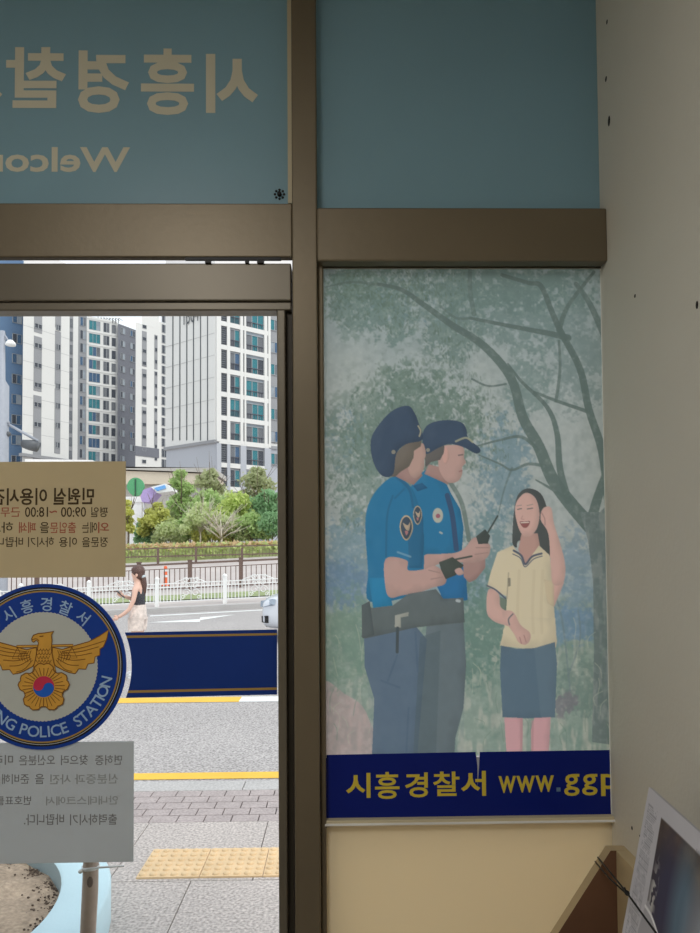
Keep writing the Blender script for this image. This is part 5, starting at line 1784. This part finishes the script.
for v_ in (-1, 1):
    b = MB(); b.prism([carpt(.02, v_ * .44, .63), carpt(.03, v_ * .46, .74), carpt(.30, v_ * .82, .80), carpt(.28, v_ * .84, .70), carpt(.10, v_ * .72, .64)], (-.05, v_ * .03, .02)); b.build('headlight', m_headl, car)
    b = MB(); b.prism([carpt(.05, v_ * .60, .36), carpt(.05, v_ * .62, .48), carpt(.16, v_ * .82, .5), carpt(.16, v_ * .80, .36)], (-.04, v_ * .02, 0)); b.build('fog_lamp', m_tyre, car)
    for u_ in (.85, 3.5):
        w_ = MB(); w_.lathe([(.0, -.1), (.2, -.1), (.31, -.09), (.33, -.06), (.33, .06), (.31, .09), (0, .09)], carpt(u_, v_ * .83, .33), 24, axis='Y'); wo = w_.build('wheel', m_tyre, car)
        w_ = MB(); w_.lathe([(0, -.115), (.06, -.115), (.19, -.105), (.2, -.095)], carpt(u_, v_ * .83, .33), 20, axis='Y')
        for q in range(5):
            aa = 2 * PI * q / 5; w_.bar(carpt(u_, v_ * .83 - .11, .33), carpt(u_ + .19 * math.cos(aa), v_ * .83 - .112, .33 + .19 * math.sin(aa)), .04, .02)
        w_.build('rim', m_chrome, wo)
b = MB(); b.box(cx0 + .02, cx0 + .12, YC + .9 - .42, YC + .9 + .42, czg + .5, czg + .6); b.build('grille', m_tyre, car)
b = MB(); b.box(cx0 + .0, cx0 + .08, YC + .9 - .26, YC + .9 + .26, czg + .38, czg + .48); b.build('number_plate', m_white, car)
b = MB(); b.box(cx0 + .09, cx0 + .2, YC + .9 - .6, YC + .9 + .7, czg + .27, czg + .33); b.build('bumper_lip', m_tyre, car)
b = MB(); b.ell(carpt(1.45, -1.0, 1.03), (.09, .1, .07)); b.bar(carpt(1.45, -.88, 1.0), carpt(1.45, -.98, 1.03), .04); b.build('side_mirror', m_car, car)

# ------------------------------------------------------------------ the woman on the road
YW = 10.0
m_skin = mat('skin', L(226, 186, 168), .55, var=.03, scale=6)
m_hair = mat('hair_brown', L(92, 68, 62), .5, var=.2, scale=30)
m_top = mat('black_top', L(66, 66, 72), .8, var=.1, scale=10)
m_shorts = mat('patterned_shorts', L(222, 208, 200), .8, var=.2, scale=22)
m_shoe = mat('shoe_white', L(220, 220, 220), .6)
m_phone = mat('phone_black', L(40, 42, 48), .3)
def wp(px, py, dy=0.0):
    p = P(px, py, YW); return Vector((p.x, YW + dy, p.z))
def skinned(name, chains, m, parent, sub=2, loc=None):
    """chains: lists of (point, radius); a chain starting with an int joins an earlier vertex"""
    vs, es, rs = [], [], []
    for ch in chains:
        prev = None
        for it in ch:
            if isinstance(it, int):
                prev = it; continue
            vs.append(it[0]); rs.append(it[1]); i = len(vs) - 1
            if prev is not None: es.append((prev, i))
            prev = i
    off = wloc(parent)
    me = bpy.data.meshes.new(name)
    me.from_pydata([tuple(v - off) for v in vs], es, [])
    ob = bpy.data.objects.new(name, me); COL.objects.link(ob)
    sk_ = ob.modifiers.new('skin', 'SKIN'); sk_.use_smooth_shade = True
    if not me.skin_vertices: me.skin_vertices.new()
    for i, r in enumerate(rs):
        me.skin_vertices[0].data[i].radius = r if isinstance(r, tuple) else (r, r)
        me.skin_vertices[0].data[i].use_root = (i == 0)
    ss = ob.modifiers.new('sub', 'SUBSURF'); ss.levels = sub; ss.render_levels = sub
    dg = bpy.context.evaluated_depsgraph_get(); dg.update()
    fin = bpy.data.meshes.new_from_object(ob.evaluated_get(dg))
    bpy.data.objects.remove(ob)
    fin.name = name
    fin.materials.clear(); fin.materials.append(m)
    for p in fin.polygons: p.use_smooth = True; p.material_index = 0
    o = bpy.data.objects.new(name, fin); COL.objects.link(o); o.parent = parent
    return o
gzw = ground_z(wp(137, 670).x, YW)
per = empty('person', (wp(138, 670).x, YW, gzw), 'person with a ponytail in black sleeveless top and pale shorts, walking along the road', 'person')
def zz(px, h, dy=0.0): return Vector((wp(px, 640).x, YW + dy, gzw + h))
pel = wp(138.0, 617)
chains = [
    [(pel, (.112, .10)), (wp(138.4, 607), (.088, .08)), (wp(138.4, 597), (.108, .086)), (wp(138.6, 589.5), (.115, .08)), (wp(138, 584.5), .05), (wp(137.2, 580.5), .045), (wp(136.8, 574.5), .085), (wp(137, 569.5), .075)],
    # near arm
    [3, (wp(138.6, 588, -.14), .043), (wp(136.8, 600, -.17), .034), (wp(133.2, 608.5, -.19), .03), (wp(127, 613.5, -.2), .027), (wp(122.5, 616.2, -.2), .026)],
    # far arm holding the phone
    [3, (wp(138.2, 588, .15), .05), (wp(136.2, 598, .19), .04), (wp(130, 599.5, .14), .034), (wp(124.6, 597.2, .06), .026), (wp(122.3, 596, .05), .024)],
    # legs
    [0, (Vector((pel.x, YW - .085, pel.z - .06)), .088), (zz(137.6, .47, -.085), .058), (zz(138.6, .28, -.085), .052), (zz(140.5, .08, -.085), .034), (zz(138.5, .035, -.085), .03)],
    [0, (Vector((pel.x, YW + .085, pel.z - .06)), .088), (zz(137, .47, .085), .058), (zz(134.6, .28, .085), .052), (zz(133.5, .08, .085), .034), (zz(131.5, .035, .085), .03)],
]
body = skinned('body', chains, m_skin, per)
# face details and fingers, joined into the body mesh
b = MB()
hc = wp(136.6, 573.5)
b.ell(wp(132.9, 574.6), (.022, .014, .018)); b.ell(wp(134.6, 579.2), (.028, .03, .022)); b.ell(wp(133.4, 577.4), (.012, .02, .006)); b.ell(wp(138.2, 574.8, -.078), (.018, .01, .028))
def hand(w, d, up):
    d = d.normalized(); side = Vector((0, 1, 0))
    b.ell(w + d * .03, (.035, .022, .03))
    for k, ln in enumerate((.058, .066, .062, .05)):
        o = up * (.018 - .012 * k)
        b.tube([w + d * .05 + o, w + d * (.05 + ln * .55) + o + side * .006, w + d * (.045 + ln * .85) + o + side * .026], [.0085, .008, .006], 6)
    b.tube([w + d * .012 + up * .02, w + d * .045 + up * .045, w + d * .07 + up * .045], [.010, .009, .007], 6)
hand(wp(122.5, 616.2, -.2), wp(120, 617.5, -.2) - wp(124, 615.5, -.2), Vector((.1, 0, 1)))
hand(wp(122.3, 596, .05), wp(119, 594.5, .03) - wp(123, 596.2, .05), Vector((.1, 0, 1)))
ex = b.build('extra', m_skin)
bmx = bmesh.new(); bmx.from_mesh(body.data)
tmp = ex.data.copy(); tmp.transform(Matrix.Translation(ex.location - wloc(per)))
bmx.from_mesh(tmp); bmx.to_mesh(body.data); bmx.free(); bpy.data.objects.remove(ex)
for p in body.data.polygons: p.use_smooth = True
b = MB()
b.ell(wp(132.9, 572.9, -.035), (.006, .012, .006)); b.ell(wp(132.9, 572.9, .035), (.006, .012, .006)); b.build('eye', m_phone, per)
# hair: cap and ponytail
b = MB()
b.ell(wp(138.4, 571.4), (.094, .092, .092), 0, 20, 14); b.ell(wp(135.4, 569.8), (.055, .08, .05)); b.ell(wp(139.8, 574.5), (.068, .084, .08))
b.tube([wp(141.2, 574.5), wp(143.4, 579), wp(144, 585), wp(143.8, 592), wp(143.2, 598)], [.036, .04, .042, .034, .01], 12)
b.build('hair', m_hair, per)
b = MB(); b.ell(wp(142.6, 576.4), (.04, .055, .03)); b.build('hair_tie', mat('hair_tie', L(196, 208, 214), .6), per)
top_ = skinned('top', [[(wp(138.4, 613), (.09, .09)), (wp(138.5, 608.5), (.106, .1)), (wp(138.6, 603), (.108, .095)), (wp(138.2, 597.5), (.132, .104)), (wp(138.4, 591), (.136, .1)), (wp(138.4, 586.2), (.085, .055))]], m_top, per)
b = MB()
def ringz(px, py, rx, ry, dy=0.0): 
    c = wp(px, py, dy); return [c + Vector((rx * math.cos(2 * PI * k / 24), ry * math.sin(2 * PI * k / 24), 0)) for k in range(24)]
R_ = [ringz(138.4, 604.5, .104, .098), ringz(138.2, 608, .112, .112), ringz(138, 614, .12, .15), ringz(137.9, 619, .12, .16)]
vs = [v for r in R_ for v in r]
b.add(vs, [(i * 24 + k, i * 24 + (k + 1) % 24, (i + 1) * 24 + (k + 1) % 24, (i + 1) * 24 + k) for i in range(3) for k in range(24)], 0, True)
for dy in (-.085, .085):
    R_ = [ringz(137.9, 617, .118, .083, dy), ringz(137.7, 623, .112, .083, dy), ringz(137.4, 630, .106, .083, dy)]
    vs = [v for r in R_ for v in r]
    b.add(vs, [(i * 24 + k, i * 24 + (k + 1) % 24, (i + 1) * 24 + (k + 1) % 24, (i + 1) * 24 + k) for i in range(2) for k in range(24)], 0, True)
b.build('shorts', m_shorts, per)
for dy, px_ in ((-.085, 139), (.085, 132.5)):
    b = MB(); c = zz(px_, .04, dy); b.ell(c, (.125, .045, .045)); b.box(c.x - .12, c.x + .12, c.y - .042, c.y + .042, gzw + .002, gzw + .025); b.build('shoe', m_shoe, per)
hp = wp(120.6, 594.6, .03)
ph_ = MB(); dv = Vector((-.06, 0, .055)).normalized()
ph_.bar(hp - dv * .07, hp + dv * .08, .07, .009, up=(1, 0, 1))
tag(ph_.build('phone', m_phone, loc=hp), 'dark phone held up in the far hand of the person on the road', 'phone')

# ================================================================== LIGHT
w = bpy.data.worlds.new('overcast_sky'); SC.world = w; w.use_nodes = True
nt = w.node_tree; nt.nodes.clear()
out = nt.nodes.new('ShaderNodeOutputWorld'); bg = nt.nodes.new('ShaderNodeBackground')
tc = nt.nodes.new('ShaderNodeTexCoord'); sx = nt.nodes.new('ShaderNodeSeparateXYZ'); rp = nt.nodes.new('ShaderNodeValToRGB')
nt.links.new(tc.outputs['Generated'], sx.inputs[0]); nt.links.new(sx.outputs['Z'], rp.inputs['Fac'])
rp.color_ramp.elements[0].position = 0.0; rp.color_ramp.elements[0].color = (.98, .98, 1.0, 1)
rp.color_ramp.elements[1].position = 0.7; rp.color_ramp.elements[1].color = (.84, .91, 1.0, 1)
nt.links.new(rp.outputs['Color'], bg.inputs['Color']); bg.inputs['Strength'].default_value = 1.25
nt.links.new(bg.outputs[0], out.inputs['Surface'])
sl_ = bpy.data.lights.new('sun', 'SUN'); sl_.energy = 1.7; sl_.angle = math.radians(25); sl_.color = (1, .95, .88)
so = bpy.data.objects.new('sun', sl_); COL.objects.link(so)
sd = Vector((0.45, -0.40, 0.8)).normalized()
so.rotation_euler = sd.to_track_quat('Z', 'Y').to_euler()
so.location = (0, 0, 60)

vs_ = SC.view_settings
vs_.view_transform = 'Standard'; vs_.look = 'None'; vs_.gamma = 1.0; vs_.exposure = 0.0; vs_.use_curve_mapping = False
SC.cycles.use_denoising = True
SC.cycles.max_bounces = 10; SC.cycles.diffuse_bounces = 6; SC.cycles.transparent_max_bounces = 12
bpy.context.view_layer.update()
